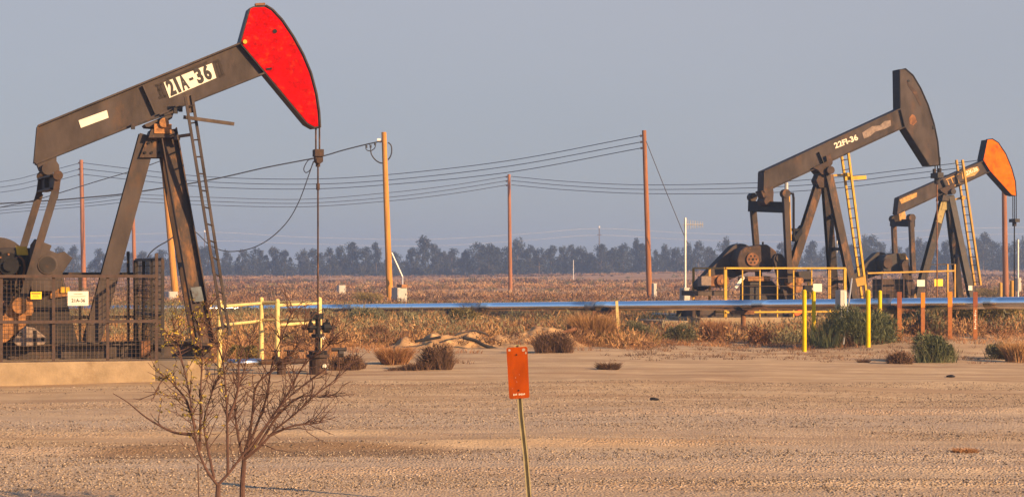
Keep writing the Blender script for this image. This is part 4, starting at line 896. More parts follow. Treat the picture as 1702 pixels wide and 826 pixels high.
for k, nm in enumerate(('uppermost', 'middle', 'lowest')):
    wire([(-180, [326, 334, 343][k]), (0, [302.6, 311.6, 320][k]), (60, [290, 300, 309][k]), (134, [271, 281, 290][k])], DA, .03, nm+' wire left of the pole between the pitman arms and rear leg', group='wires leaving the picture at the left')
    wire([(138, [271, 281, 290][k]), (228, [282, 291, 300][k]), (345, [294, 302.5, 311][k]), (500, [298, 306.5, 314.5][k]), (640, [291, 300, 307.5][k]), (845, [267.4, 276.6, 286.7][k]), (1068, [225.5, 236, 246][k])], DA, .03,
         nm+' of the three dark wires sagging up to the tall brown pole', group=GA)
DB = [(-200, 250), (222, 205), (847, 196), (1670, 152), (1800, 150)]
for k, nm in enumerate(('uppermost', 'middle', 'lowest')):
    wire([(-180, [366, 371, 376][k]), (0, [345, 350, 355][k]), (133, [333.5, 339, 344][k]), (218, [323, 329, 335][k])], DB, .028, nm+' faint wire low at the left reaching the half hidden pole', group='wires leaving the picture at the left')
    wire([(222, [323, 329, 335][k]), (345, [328, 334.7, 341][k]), (500, [331.5, 338, 344][k]), (640, [321, 328.7, 334.8][k]), (745, [309, 316, 323][k]), (844, [293.5, 300.5, 307.5][k])], DB, .028, nm+' wire between the half hidden pole and the thin centre pole', group='wires between the half hidden pole and the thin centre pole')
    wire([(850, [293.5, 300.5, 307.5][k]), (945, [302, 309, 316][k]), (1072, [307.5, 315, 322][k]), (1262, [304, 312, 321][k]), (1400, [294, 303, 312][k]), (1500, [282.7, 291, 300][k]), (1664, [262, 271, 281][k])], DB, .028, nm+' wire from the thin centre pole toward the orange headed pump jack', group='wires from the thin centre pole to the right')
D1 = Dof(503)
CAB = 'cable'
wire([(634, 235), (610, 240), (570, 250), (527, 262), (440, 279), (345, 300), (216, 321), (138, 329), (90, 333), (0, 338.5), (-120, 345)], D1, .045, 'thick black cable from the orange pole past the carrier bar', 'cable', cat=CAB, name='service_cable')
wire([(-120, 372), (0, 345), (45, 336), (92, 323), (160, 302), (227, 282), (272, 266)], D1+20, .035, 'black cable rising behind the rear leg to the leaning pole', 'cable', cat=CAB, name='service_cable')
wire([(521, 264), (512, 267), (505, 280), (508, 287), (515, 283), (522, 268)], D1, .035, 'small loop of black cable beside the carrier bar', 'cable', cat=CAB, name='service_cable')
wire([(521, 268), (513, 292), (497, 335), (478, 368), (452, 394), (425, 410), (398, 417), (372, 417), (348, 407), (328, 388), (305, 372), (282, 358)], D1, .035, 'black cable hanging in a wide curve left of the polished rod', 'cable', cat=CAB, name='service_cable')
wire([(288, 394), (276, 402), (262, 410), (250, 420), (245, 428)], D1, .045, 'short black cable dropping left of the leaning pole', 'cable', cat=CAB, name='service_cable')
# jumper hardware beside the orange pole
jm = empty('jumper_cable', W(638, 240, D1), 0, 'looped black jumper cables hanging at the top of the orange pole', 'cable'); of = Vector(jm.location)
def jw(pts, r=.05):
    mb = MB(); mb.tube([p-of for p in spline([W(u, v, D1) for u, v in pts], 6)], r, 6); mb.build('jumper', M['cable'], jm)
jw([(616, 250), (618, 258), (624, 266), (632, 271), (637, 271)]); jw([(645, 237), (650, 242), (651, 252), (649, 260), (645, 266)])
jw([(608, 243), (609, 249), (616, 251), (623, 246), (624, 238)], .035); jw([(614, 240), (616, 244), (616, 250)], .035)
for u, v in ((609, 244), (616, 243.5), (623.5, 239.5)):
    p = W(u, v, D1)-of; mb = MB(); mb.tube([p+Vector((0, 0, -.1)), p+Vector((0, 0, .1))], .07, 8); mb.build('clamp', M['cable'], jm)
p = W(630, 233, D1)-of; mb = MB(); mb.tube([p+Vector((-.12, 0, 0)), p+Vector((.12, 0, 0))], .11, 8); mb.build('insulator', M['white_insul'], jm)
D2 = Dof(497)
wire([(1074, 235), (1107, 318), (1140, 398), (1143, 403)], D2-2, .03, 'thin guy wire slanting down right from the tall brown pole', cat='guy wire', name='guy_wire')
# far transmission line behind the trees
for (u, v0, lab) in ((996, 379, 'far pale lattice pole rising above the tree line at the centre right'), (340, 386, 'far pale pole top above the trees behind the ladder')):
    D = 640; t = W(u, v0, D); o = empty('transmission_pole', (t.x, D, gh(t.x, D)), 0, lab, 'utility pole'); h = t.z-o.location.z
    mb = MB(); mb.tube([(0, 0, -.5), (0, 0, h)], [.22, .14], 8); mb.build('pole_shaft', M['far_trunk'], o)
    mb = MB(); mb.bar((-.7, 0, h-2.2), (.7, 0, h-2.2), .18, .2); mb.build('crossarm', M['far_trunk'], o)
    mb = MB(); mb.tube([(0, 0, h), (0, 0, h+.6)], .22, 8); mb.build('insulator', M['white_insul'], o)
for dv, lab in ((0, 'upper pale far transmission wire above the tree line'), (11, 'lower pale far transmission wire above the tree line')):
    wire([(-150, 394+dv), (100, 394+dv), (340, 386+dv*1.3), (500, 394+dv), (700, 398+dv), (870, 389+dv), (996, 380+dv), (1160, 388+dv), (1400, 391+dv), (1600, 380+dv), (1850, 376+dv)], 640, .032, lab, 'pale_line', cat='power line')

# ------------------------------------------------------------------ cabinets and masts
def cabinet(name, label, u0, u1, v0, v1, D, depth, rot=20, cat='cabinet', legs=False):
    a, b = W(u0, v1, D), W(u1, v0, D); cx = (a.x+b.x)/2; zg_ = gh(cx, D); o = empty(name, (cx, D, zg_), R(rot), label, cat); w = (b.x-a.x)/2*.86
    z1 = b.z-zg_; z0 = a.z-zg_ if legs else -.1
    mb = MB(); mb.box((-w, -depth/2, z0), (w, depth/2, z1)); mb.build('body', M['cabinet'], o, bevel=.015)
    mb = MB(); mb.box((-w*.85, -depth/2-.02, z0+(z1-z0)*.1), (w*.85, -depth/2-.002, z1-(z1-z0)*.08)); d = mb.build('door', M['cabinet'], o)
    mb = MB(); mb.box((w*.6, -depth/2-.05, (z0+z1)*.55), (w*.72, -depth/2-.021, (z0+z1)*.55+.12)); mb.build('handle', M['black_steel'], d)
    return o, w, z1
o, w, z1 = cabinet('electrical_cabinet', 'pale electrical cabinet at the foot of the orange pole', 652, 675, 478, 505, D1-1.5, .7, 40)
mb = MB(); mb.box((-w*.3, -.45, z1+.002), (w*.9, .1, z1+.22)); mb.build('meter_box', M['rust_orange'], o)
mb = MB(); a = W(651, 420, D1-1); b = W(669, 460, D1-1); c = W(669, 476, D1-1.4); inv = Matrix.Translation(Vector(o.location)) @ Matrix.Rotation(R(40), 4, 'Z'); inv = inv.inverted()
mb.tube([inv @ a, inv @ b, inv @ c], .06, 8); mb.build('conduit', M['galv'], o)
cabinet('electrical_cabinet', 'pale electrical cabinet beside the leaning orange pole', 274, 294, 484.5, 510, 150, .8, 35)
cabinet('electrical_cabinet', 'narrow pale box on the base of the tall brown pole', 1083.5, 1091, 471, 496, D2-2.5, .3, 30)
cabinet('electrical_cabinet', 'tiny grey box on a post far behind the wellhead', 560, 574, 474, 481, 180, .5, 30)
# antenna masts
def mast(u, vt, vb, D, label, r=.045, yagi=None):
    x = gx(u, D); z = gh(x, D); o = empty('antenna_mast', (x, D, z), 0, label, 'antenna mast'); h = gz_at(vt, D)-z
    mb = MB(); mb.tube([(0, 0, -.2), (0, 0, h)], r, 8); mb.build('mast', M['galv'], o)
    if yagi:
        mb = MB(); L = yagi*D/F; mb.tube([(-.1, 0, h-.3), (L, 0, h-.3)], .025, 6)
        for k in range(7): xx = .12+(L-.15)*k/6; mb.tube([(xx, 0, h-.5+.012*k), (xx, 0, h-.1-.012*k)], .016, 5)
        mb.build('antenna', M['galv'], o)
    return o
ma = mast(1139, 362, 533, 88, 'pale antenna mast with a comb shaped aerial left of the black headed pump jack', .05, 30)
cabinet('electrical_cabinet', 'pale box mounted on the comb aerial mast', 1130, 1146.5, 478, 499, 87.6, .3, 40, legs=True)
mast(1391, 365, 520, 95, 'thin pale mast behind the legs of the black headed pump jack', .05, 0)
m2 = mast(1692, 398, 500, 118, 'pale mast at the right edge behind the pipeline', .06, 0)
cabinet('electrical_cabinet', 'small pale box on the mast at the right edge', 1686.5, 1696.5, 462, 484, 117.6, .3, 35, legs=True)

# ------------------------------------------------------------------ foreground sign
D = 19.0; c0 = W(860, 577, D); c1 = W(884, 850, D)
sg = empty('marker_sign', (c1.x, D, gh(c1.x, D)), 0, 'orange marker panel on a leaning steel post in the foreground', 'sign'); of = Vector(sg.location)
pts = [(859.5, 572.5), (862.5, 640), (866, 690), (874, 760), (884, 852)]
mb = MB(); P = [W(u, v, D)-of for u, v in pts]; P[-1].z = -.2
for a, b in zip(P[:-1], P[1:]):
    mb.bar(a+Vector((0, .0, 0)), b+Vector((0, .0, 0)), .03, .012, (0, 1, 0)); mb.bar(a+Vector((-.019, -.012, 0)), b+Vector((-.019, -.012, 0)), .012, .035, (0, 1, 0)); mb.bar(a+Vector((.019, -.012, 0)), b+Vector((.019, -.012, 0)), .012, .035, (0, 1, 0))
mb.build('post', M['channel'], sg)
def rounded(pts, r, n=5):
    out = []
    for i in range(len(pts)):
        p0, p1, p2 = Vector(pts[i-1]), Vector(pts[i]), Vector(pts[(i+1) % len(pts)]); a = p1+(p0-p1).normalized()*r; b = p1+(p2-p1).normalized()*r
        for k in range(n+1):
            t = k/n; out.append(tuple(a*(1-t)**2+p1*2*t*(1-t)+b*t*t))
    return out
cor = [W(u, v, D)-of for u, v in ((841.5, 577.5), (876.5, 575.5), (880, 660.5), (846.5, 662.5))]
mb = MB(); mb.prism(rounded([(p.x, p.z) for p in cor], .022), -.038, -.033); pn = mb.build('panel', M['orange_sign'], sg)
mb = MB()
for u, v in ((858.5, 589), (862, 648)): p = W(u, v, D)-of; mb.drum(p.x, p.z, .008, -.046, -.0385, 8)
mb.build('bolt', M['black_steel'], pn)
def blob(u, v, rx, rz, n=9): 
    p = W(u, v, D)-of; return [(p.x+rx*random.uniform(.6, 1.1)*math.cos(2*math.pi*k/n), p.z+rz*random.uniform(.6, 1.1)*math.sin(2*math.pi*k/n)) for k in range(n)]
mb = MB()
for b in (blob(846.5, 581.5, .016, .014), blob(870, 581, .02, .022), blob(874, 586, .008, .016), blob(857, 627, .006, .004), blob(859, 634, .003, .006), blob(863, 622, .003, .003), blob(852, 645, .004, .003)): mb.prism(b, -.0395, -.0385)
mb.build('scuff', M['scuff'], pn)
mb = MB(); a, b = W(853, 655.5, D)-of, W(873, 654.5, D)-of
for k in range(9):
    t = (k+.15)/9; 
    if k in (3,): continue
    p = a.lerp(b, t); mb.box((p.x, -.0405, p.z-.008+.002*(k % 3)), (p.x+.0075, -.0385, p.z+.011-.002*(k % 2)))
mb.build('lettering', M['white'], pn)

# ------------------------------------------------------------------ vegetation builders
def blades(base, n, rad, h, lean, w, tint, up=1.0, rng=RNG, curve=.35):
    """n narrow two-segment blades per base point; all arrays per base."""
    base = np.asarray(base); k = len(base); idx = np.repeat(np.arange(k), n)
    rad, h, lean, w, tint = [np.broadcast_to(np.asarray(q, dtype=float), (k,))[idx] for q in (rad, h, lean, w, tint)]
    m = len(idx); a = rng.uniform(0, 2*np.pi, m); rr = rad*np.sqrt(rng.uniform(0, 1, m))*.75
    p0 = base[idx].copy(); p0[:, 0] += rr*np.cos(a); p0[:, 1] += rr*np.sin(a); p0[:, 2] -= .03
    a2 = a + rng.normal(0, .7, m); ln = lean*rng.uniform(.2, 1.2, m); hh = h*rng.uniform(.45, 1.1, m)*(1-.45*(rr/np.maximum(rad, 1e-3))**2)
    tip = p0 + np.stack([np.cos(a2)*ln*hh, np.sin(a2)*ln*hh, hh*up], 1)
    mid = p0 + np.stack([np.cos(a2)*ln*hh*curve, np.sin(a2)*ln*hh*curve, hh*up*.55], 1)
    t = rng.uniform(0, np.pi, m); s = np.stack([np.cos(t), np.sin(t)*.6, np.zeros(m)], 1)*w[:, None]*.5
    V = np.stack([p0-s, p0+s, mid-s*.8, mid+s*.8, tip], 1).reshape(-1, 3)
    b = np.arange(m)*5; T = np.concatenate([np.stack([b, b+1, b+3], 1), np.stack([b, b+3, b+2], 1), np.stack([b+2, b+3, b+4], 1)])
    tv = np.clip(tint + rng.normal(0, .18, m), 0, 1)
    return V, T, np.repeat(tv, 5)
def merge(parts):
    off = 0; Vs, Ts, Cs = [], [], []
    for V, T, C in parts: Vs.append(V); Ts.append(T+off); Cs.append(C); off += len(V)
    return np.concatenate(Vs), np.concatenate(Ts), np.concatenate(Cs)
def twig_ball(n, rx, ry, h, ln, w, rng, tint=.5, upness=.25, lumps=9, flat=.15):
    """foliage of a shrub: short sprigs filling several uneven lobes"""
    L = rng.uniform(-.5, .5, (lumps, 3)); L[:, 2] = rng.uniform(.25, .62, lumps); Lr = rng.uniform(.22, .52, lumps); Lt = rng.normal(0, .14, lumps)
    li = rng.integers(0, lumps, n); d = rng.normal(0, 1, (n, 3)); d /= np.linalg.norm(d, axis=1)[:, None]
    r = rng.uniform(.25, 1, n)**.5
    c = L[li] + d*(Lr[li]*r)[:, None]
    c[:, 2] = np.abs(c[:, 2]); keep = c[:, 2] < 1.05; c = c[keep]; d = d[keep]; li = li[keep]; n = len(c)
    P = c*np.array([rx*1.15, ry*1.15, h])
    out = c.copy(); out[:, 2] -= .1; out /= np.linalg.norm(out, axis=1)[:, None]+1e-6
    dr = out*.6 + rng.normal(0, .5, (n, 3)); dr[:, 2] += upness; dr /= np.linalg.norm(dr, axis=1)[:, None]
    l = ln*rng.uniform(.5, 1.3, n); t = rng.normal(0, 1, (n, 3)); s = np.cross(dr, t); s /= np.linalg.norm(s, axis=1)[:, None]; s *= w*.5
    tip = P+dr*l[:, None]; mid = P+dr*l[:, None]*.55
    V = np.stack([P-s*.5, P+s*.5, mid+s, mid-s, tip], 1).reshape(-1, 3); b = np.arange(n)*5
    T = np.concatenate([np.stack([b, b+1, b+2], 1), np.stack([b, b+2, b+3], 1), np.stack([b+3, b+2, b+4], 1)])
    C = np.clip(tint+Lt[li]+rng.normal(0, .17, n), 0, 1)
    return V, T, np.repeat(C, 5)
def shrub(label, u, vb, wpx, hpx, mat, kind='twig', tint=.5, n=2600, seed=0, D=None, ln=None, w=None, cat='shrub', name='shrub', stem='brown_dry'):
    rng = np.random.default_rng(100+seed); D = D or Dof(vb); x = gx(u, D); z = gh(x, D)
    rx = wpx/2*D/F; h = hpx*D/F; ry = rx*rng.uniform(.8, 1.05)
    o = empty(name, (x, D+ry*.6, gh(x, D+ry*.6)), 0, label, cat, 'desert shrubs on the sand')
    if kind == 'twig':
        V, T, C = twig_ball(int(n*(.8 if mat == 'brown_dry' else 1.7)), rx, ry, h*.95, ln or .075*h+.05, w or .021, rng, tint)
        V2, T2, C2 = blades(np.zeros((1, 3)), n//14, rx*.75, h*.5, rx/h*1.1, .018, .6, rng=rng)
    else:
        V, T, C = blades(np.zeros((1, 3)), n, rx*.75, h*1.02, ln or min(1.2, rx/h*.8), w or .02, tint, rng=rng)
        V2, T2, C2 = blades(np.zeros((1, 3)), n//6, rx*.7, h*.7, 1.0, .02, .2, rng=rng)
    if kind == 'twig':
        m3 = 40 if mat == 'brown_dry' else 26; b3 = np.stack([rng.uniform(-.75, .75, m3)*rx, rng.uniform(-.75, .75, m3)*ry, np.zeros(m3)], 1)
        q3 = blades(b3, max(4, n//(80 if mat == 'brown_dry' else 220)), rx*.3, h*(1.15 if mat == 'brown_dry' else 1.0)*(1-.6*(b3[:, 0]/rx)**2), .8, .014, tint, rng=rng); V, T, C = merge([(V, T, C), q3])
    link_mesh('foliage', fast_mesh('foliage', V, T, C), M[mat], o); link_mesh('stem', fast_mesh('stem', V2, T2, C2), M[stem], o)
    return o
S = [
 ('large green bush growing between the two front yellow bollards', 1420, 585, 146, 72, 'green', 'twig', .5, 9000),
 ('green bush behind the small round green bush', 1540, 574, 100, 40, 'sage', 'twig', .6, 4500),
 ('small round bright green bush at the edge of the bare sand', 1556, 603, 76, 50, 'green', 'twig', .68, 4500),
 ('low brown bush left of the small round green bush', 1496, 606, 46, 24, 'brown_dry', 'twig', .55, 1500),
 ('olive grey low bush beside tan grass at the right edge', 1664, 597, 50, 28, 'sage', 'twig', .5, 1800),
 ('tan grass clump at the right edge of the sand', 1694, 602, 60, 40, 'dry', 'blade', .55, 1800),
 ('very wide olive brush under the right end of the pipeline', 1650, 556, 150, 52, 'olive', 'twig', .5, 9000),
 ('dark olive brush under the pipeline behind the orange marker posts', 1545, 553, 80, 40, 'olive', 'twig', .25, 4000),
 ('rust orange bush left of the second concrete pad', 1190, 570, 56, 38, 'orange_dry', 'blade', .5, 2600),
 ('grey green bush left of the rust orange bush', 1128, 572, 58, 34, 'sage', 'twig', .45, 2600),
 ('grey green bush below the pale stake', 1062, 570, 60, 32, 'sage', 'twig', .5, 2600),
 ('tall tan brush left of the pale stake', 985, 575, 96, 54, 'dry', 'blade', .4, 4200),
 ('dark brown dead bush on the right end of the sand mound', 921, 592, 66, 38, 'brown_dry', 'twig', .45, 3400),
 ('dark dead bush with a low trailing left side on the bare sand', 726, 619, 52, 42, 'brown_dry', 'twig', .45, 3000),
 ('small flat dark tuft alone on the bare sand', 1012, 620, 56, 16, 'brown_dry', 'blade', .4, 700),
 ('small brown bush before the second concrete pad', 1270, 573, 50, 32, 'orange_dry', 'twig', .4, 2000),
 ('round olive bush above the pipeline left of the orange pole', 612, 506, 56, 22, 'olive', 'twig', .6, 2600),
 ('ball of grey tumbleweed left of the sand mound', 625, 573, 46, 30, 'brown_dry', 'twig', .6, 2400),
 ('olive green bush below the pipeline above the sand mound', 772, 545, 58, 34, 'olive', 'twig', .45, 2800),
 ('tan grass clump left of the dark trailing bush', 655, 610, 74, 34, 'orange_dry', 'blade', .62, 2600),
 ('olive bush above the pipeline by the legs of the orange headed pump jack', 1655, 497, 80, 22, 'olive', 'twig', .6, 3000),
 ('dry straw tuft on the gravel near the right edge', 1608, 757, 66, 12, 'orange_dry', 'blade', .6, 500),
 ('dark bush behind the yellow guard rail', 405, 601, 56, 26, 'olive', 'twig', .35, 2200),
 ('tiny dark tuft left of the low brown bush', 1437, 604, 28, 9, 'brown_dry', 'blade', .4, 300),
 ('grey green brush below the pipeline right of the wellhead', 610, 548, 90, 34, 'sage', 'twig', .5, 3800),
 ('dark dry clump at the foot of the wellhead', 575, 618, 60, 26, 'brown_dry', 'twig', .5, 2200),
]
for i, (lab, u, vb, w_, h_, mt, kd, tn, n_) in enumerate(S):
    D_ = None
    if 'under the' in lab: D_ = 66
    if lab.startswith('large green bush'): D_ = 56.3
    if 'small flat dark' in lab or 'straw' in lab: pass
    shrub(lab, u, vb, w_, h_, mt, kd, tn, n_, i, D_)
# the trailing left side of the dark bush
rng = np.random.default_rng(5)
tb = [o for o in sc.objects if o.get('label', '').startswith('dark dead bush with')][0]
n = 60; bs = np.stack([-rng.uniform(.2, 1.0, n)*1.05, rng.normal(0, .1, n)-.3, np.zeros(n)], 1); hh = .42*(1-np.abs(bs[:, 0])/1.25)
V, T, C = blades(bs, 22, .16, hh, .9, .018, .35, rng=rng); link_mesh('trailing_foliage', fast_mesh('trailing_foliage', V, T, C), M['brown_dry'], tb)

# ------------------------------------------------------------------ sand mound with buried pipes
def mound():
    nx, ny = 150, 70; x = np.linspace(-3.9, 3.1, nx); y = np.linspace(54.3, 60.5, ny); X, Y = np.meshgrid(x, y)
    def lobe(cx, cy, sx, sy, h): return h*np.exp(-((X-cx)/sx)**2-((Y-cy)/sy)**2)
    Z = lobe(-2.2, 57.4, .75, .9, .42)+lobe(-1.05, 57.8, .7, .9, .4)+lobe(.55, 57.8, .9, 1.0, .52)+lobe(1.5, 58.2, .7, .9, .3)+lobe(-3.1, 57, .4, .6, .2)
    Z += (vnoise(X*2.6, Y*2.6, 11)-.5)*.26*np.clip(Z/.25, 0, 1)+(vnoise(X*7, Y*7, 12)-.5)*.12*np.clip(Z/.15, 0, 1)+(vnoise(X*16, Y*16, 14)-.5)*.05*np.clip(Z/.15, 0, 1)
    Z = Z*.86+ground(X, Y)-.035
    ii = (np.arange(ny-1)[:, None]*nx+np.arange(nx-1)[None, :]).ravel()
    me = fast_mesh('sand_mound', np.stack([X.ravel(), Y.ravel(), Z.ravel()], 1), np.stack([ii, ii+1, ii+nx+1, ii+nx], 1))
    o = link_mesh('sand_mound', me, M['sand'], smooth=True); tag(o, kind='structure')
mound()
def old_pipe(pts, D, r, label, mat='rust'):
    mb = MB(); mb.tube(spline([W(u, v, D+k*.15) for k, (u, v) in enumerate(pts)], 5), r, 8); o = mb.build('buried_pipe', M[mat]); tag(o, label, 'old pipe', 'old pipes sticking out of the sand mound')
old_pipe([(690, 567), (710, 564), (732, 560)], 56.0, .04, 'dark straight pipe lying on the left of the sand mound', 'black_steel')
old_pipe([(756, 557), (772, 552), (785, 549.5), (800, 552), (812, 557)], 56.3, .028, 'thin bent pipe arching over the sand mound', 'dark_steel')
old_pipe([(770, 561), (790, 566), (805, 574), (828, 581), (842, 586)], 55.9, .05, 'dark curved pipe sloping down the middle of the sand mound', 'black_steel')
old_pipe([(918, 558), (938, 552), (958, 546)], 57.6, .05, 'rusty pipe end pointing up right behind the dead bush')
mb = MB(); mb.tube([W(548, 574, 60), W(590, 575, 60), W(650, 573, 60)], .05, 8); o = mb.build('ground_pipe', M['rust']); tag(o, 'rusty pipe lying along the ground right of the wellhead', 'old pipe')

# ------------------------------------------------------------------ ground cover
def ok_spot(x, y):
    m = np.ones(len(x), bool)
    for fr, x0, x1, y0, y1 in ((f1, -12, 3.0, -2.6, 2.4), (f2, -7.5, 3, -2.6, 2.3), (f3, -7, 3, -2.6, 2.3)):
        dx, dy = x-fr.O.x, y-fr.O.y; lx = dx*fr.c+dy*fr.s; ly = -dx*fr.s+dy*fr.c; m &= ~((lx > x0) & (lx < x1) & (ly > y0) & (ly < y1))
    m &= ~((x > -3.6) & (x < 2.8) & (y > 54) & (y < 56.8))
    return m
def scatter(n, y0, y1, margin=3, seed=0, pw=1.0):
    rng = np.random.default_rng(seed); y = y0+(y1-y0)*rng.uniform(0, 1, n)**pw; x = rng.uniform(-1, 1, n)*(y*.262+margin); k = ok_spot(x, y); return x[k], y[k], rng
def edge(x): return 57.5+3.5*(vnoise(x*.25, x*0, 21)-.5)+np.where(x > 4.2, np.where(x > 8, 2.5, 5.0), 0)+np.where(x < -4.5, -10, 0)*1.0
def cover(name, n, y0, y1, mat, thr, sd, h, rad, nb, w, lean, tint, keepf, pw=1.0, noise_s=.22):
    x, y, rng = scatter(n, y0, y1, 4, sd, pw); nv = vnoise(x*noise_s, y*noise_s, sd)*.65+vnoise(x*noise_s*3, y*noise_s*3, sd+1)*.35
    k = (nv > thr) & keepf(x, y); x, y, nv = x[k], y[k], nv[k]; z = ground(x, y); sc_ = rng.uniform(.55, 1.25, len(x))
    V, T, C = blades(np.stack([x, y, z], 1), nb, rad*sc_, h*sc_, lean, w, np.clip(tint+(vnoise(x*.5, y*.5, sd+7)-.5)*.8, 0, 1), rng=rng)
    o = link_mesh(name, fast_mesh(name, V, T, C), M[mat]); return tag(o, name.replace('_', ' ')+' covering the field', name.split('_')[-1], kind='stuff')
behind = lambda x, y: y > edge(x)
cover('dry_tan_grass', 3600, 44, 112, 'dry', .47, 31, .46, .4, 34, .02, .8, .45, behind)
cover('dry_orange_brush', 4200, 46, 112, 'orange_dry', .48, 41, .46, .5, 44, .02, 1.0, .5, behind)
cover('grey_sage_brush', 3000, 58, 115, 'sage', .51, 51, .5, .55, 56, .024, 1.0, .5, behind)
cover('olive_brush', 1500, 58, 115, 'olive', .52, 61, .5, .55, 56, .024, 1.0, .5, behind)
cover('dead_brown_brush', 1300, 56, 112, 'brown_dry', .52, 65, .4, .5, 50, .022, 1.1, .5, behind)
def mounds(name, n, y0, y1, mat, sd, h, rad, nt, size, tint, thr, pw, bands, near=False):
    x, y, rng = scatter(n, y0, y1, 4, sd, pw); nv = vnoise(x*.012, y*bands, sd)*.6+vnoise(x*.05, y*bands*3, sd+1)*.4; k = (nv > thr) & ((y > edge(x)-1.5) | (not near)); x, y = x[k], y[k]; z = ground(x, y); k = len(x)
    sc_ = rng.uniform(.5, 1.3, k); idx = np.repeat(np.arange(k), nt); N = len(idx); d = rng.normal(0, 1, (N, 3)); d[:, 2] = np.abs(d[:, 2]); d /= np.linalg.norm(d, axis=1)[:, None]
    q = rng.uniform(.35, 1, N)[:, None]; p = np.stack([x, y, z], 1)[idx]+d*q*sc_[idx][:, None]*np.array([rad, rad, h])
    t = d*.6+rng.normal(0, .5, (N, 3)); t[:, 2] += .35; t /= np.linalg.norm(t, axis=1)[:, None]; s = np.cross(t, rng.normal(0, 1, (N, 3))); s /= np.linalg.norm(s, axis=1)[:, None]
    far = np.clip(p[:, 1]/180, 1.0 if near else .6, 2.0)[:, None]; l = size*rng.uniform(.5, 1.2, N)[:, None]*far; V = np.stack([p-s*l*(.11 if near else .22), p+s*l*(.11 if near else .22), p+t*l], 1).reshape(-1, 3)
    C = np.clip(tint+((vnoise(x*.03, y*.03, sd+5)-.5)*.9+rng.normal(0, .13, k))[idx]+rng.normal(0, .12, N), 0, 1)
    o = link_mesh(name, fast_mesh(name, V, np.arange(N*3).reshape(-1, 3), np.repeat(C, 3)), M[mat]); tag(o, name.replace('_', ' ')+' in the far field', 'scrub', kind='stuff')
mounds('low_tan_scrub', 9000, 100, 600, 'scrub', 71, .32, .75, 34, .2, .6, .43, 1.8, .03)
mounds('low_dark_scrub', 5200, 110, 600, 'brown_dry', 81, .4, 1.0, 36, .22, .5, .5, 1.7, .035)
mounds('low_orange_scrub', 2600, 100, 330, 'orange_dry', 91, .5, .75, 36, .18, .6, .5, 1.5, .04)
mounds('low_sage_scrub', 900, 100, 400, 'sage', 93, .5, .8, 40, .18, .5, .5, 1.6, .03)
mounds('rounded_tan_brush', 1000, 55, 84, 'dry', 101, .5, .55, 110, .17, .45, .4, 1.0, .2, True)
mounds('rounded_orange_brush', 1200, 52, 86, 'orange_dry', 103, .48, .55, 110, .16, .45, .47, 1.0, .2, True)
mounds('rounded_sage_brush', 1700, 60, 110, 'sage', 105, .6, .65, 120, .16, .6, .38, 1.0, .2, True)
mounds('rounded_dead_brush', 600, 54, 108, 'brown_dry', 107, .45, .5, 110, .15, .5, .42, 1.0, .2, True)
cover('mound_grass', 900, 56.4, 59.5, 'dry', .45, 99, .3, .25, 26, .016, .9, .4, lambda x, y: (x > -4) & (x < 3.2))
cover('low_dry_litter', 2200, 52, 66, 'orange_dry', .4, 97, .22, .3, 20, .018, 1.2, .5, lambda x, y: (y > 53) & (y > edge(x)-5))
cover('sparse_dry_tuft', 2000, 40, 60, 'brown_dry', .42, 95, .14, .24, 16, .016, 1.3, .55, lambda x, y: (y < edge(x)) & (y > 50-3*vnoise(x*.3, y*.3, 8)) | (y > 47) & (x < -1) & (x > -5) & (y < 52))

# loose stones
def stones():
    rng = np.random.default_rng(3); n = 150000; y = 17.5+22*rng.uniform(0, 1, n)**1.4; x = rng.uniform(-1, 1, n)*(y*.262+.6)
    d = vnoise(x*.12, y*.7, 33)*.62+vnoise(x*.7, y*2.1, 34)*.38; k = d+rng.normal(0, .06, n) > .485; x, y = x[k], y[k]; n = len(x); z = ground(x, y)
    s = .005+.012*rng.uniform(0, 1, n)**2.6; base = np.array([(1,0,0),(-1,0,0),(0,1,0),(0,-1,0),(0,0,1),(0,0,-1)], float)
    J = base[None]*rng.uniform(.55, 1.25, (n, 6, 1))+rng.normal(0, .16, (n, 6, 3)); J[:, :, 2] *= .75
    V = J*s[:, None, None]+np.stack([x, y, z+s*.3], 1)[:, None]
    t = np.array([(0,2,4),(2,1,4),(1,3,4),(3,0,4),(2,0,5),(1,2,5),(3,1,5),(0,3,5)]); T = (np.arange(n)[:, None, None]*6+t[None]).reshape(-1, 3)
    o = link_mesh('gravel', fast_mesh('gravel', V.reshape(-1, 3), T, np.repeat(rng.uniform(0, 1, n), 6)), M['pebble']); tag(o, 'loose gravel on the foreground dirt', 'gravel', kind='stuff')
stones()
def clods():
    rng = np.random.default_rng(13)
    for u, v, s, lab in ((1087, 673, .055, 'small black clod on the sand right of the orange marker sign'), (1580, 629, .06, 'small dark twig heap on the sand below the round green bush')):
        D = Dof(v); x = gx(u, D); bm = bmesh.new(); bmesh.ops.create_icosphere(bm, subdivisions=2, radius=1)
        for q in bm.verts: q.co *= rng.uniform(.75, 1.15); q.co.x *= 1.6*s; q.co.y *= s; q.co.z *= .6*s
        me = bpy.data.meshes.new('clod'); bm.to_mesh(me); bm.free(); o = link_mesh('clod', me, M['black_steel'], None, (x, D, gh(x, D)+s*.3)); tag(o, lab, 'clod')
clods()

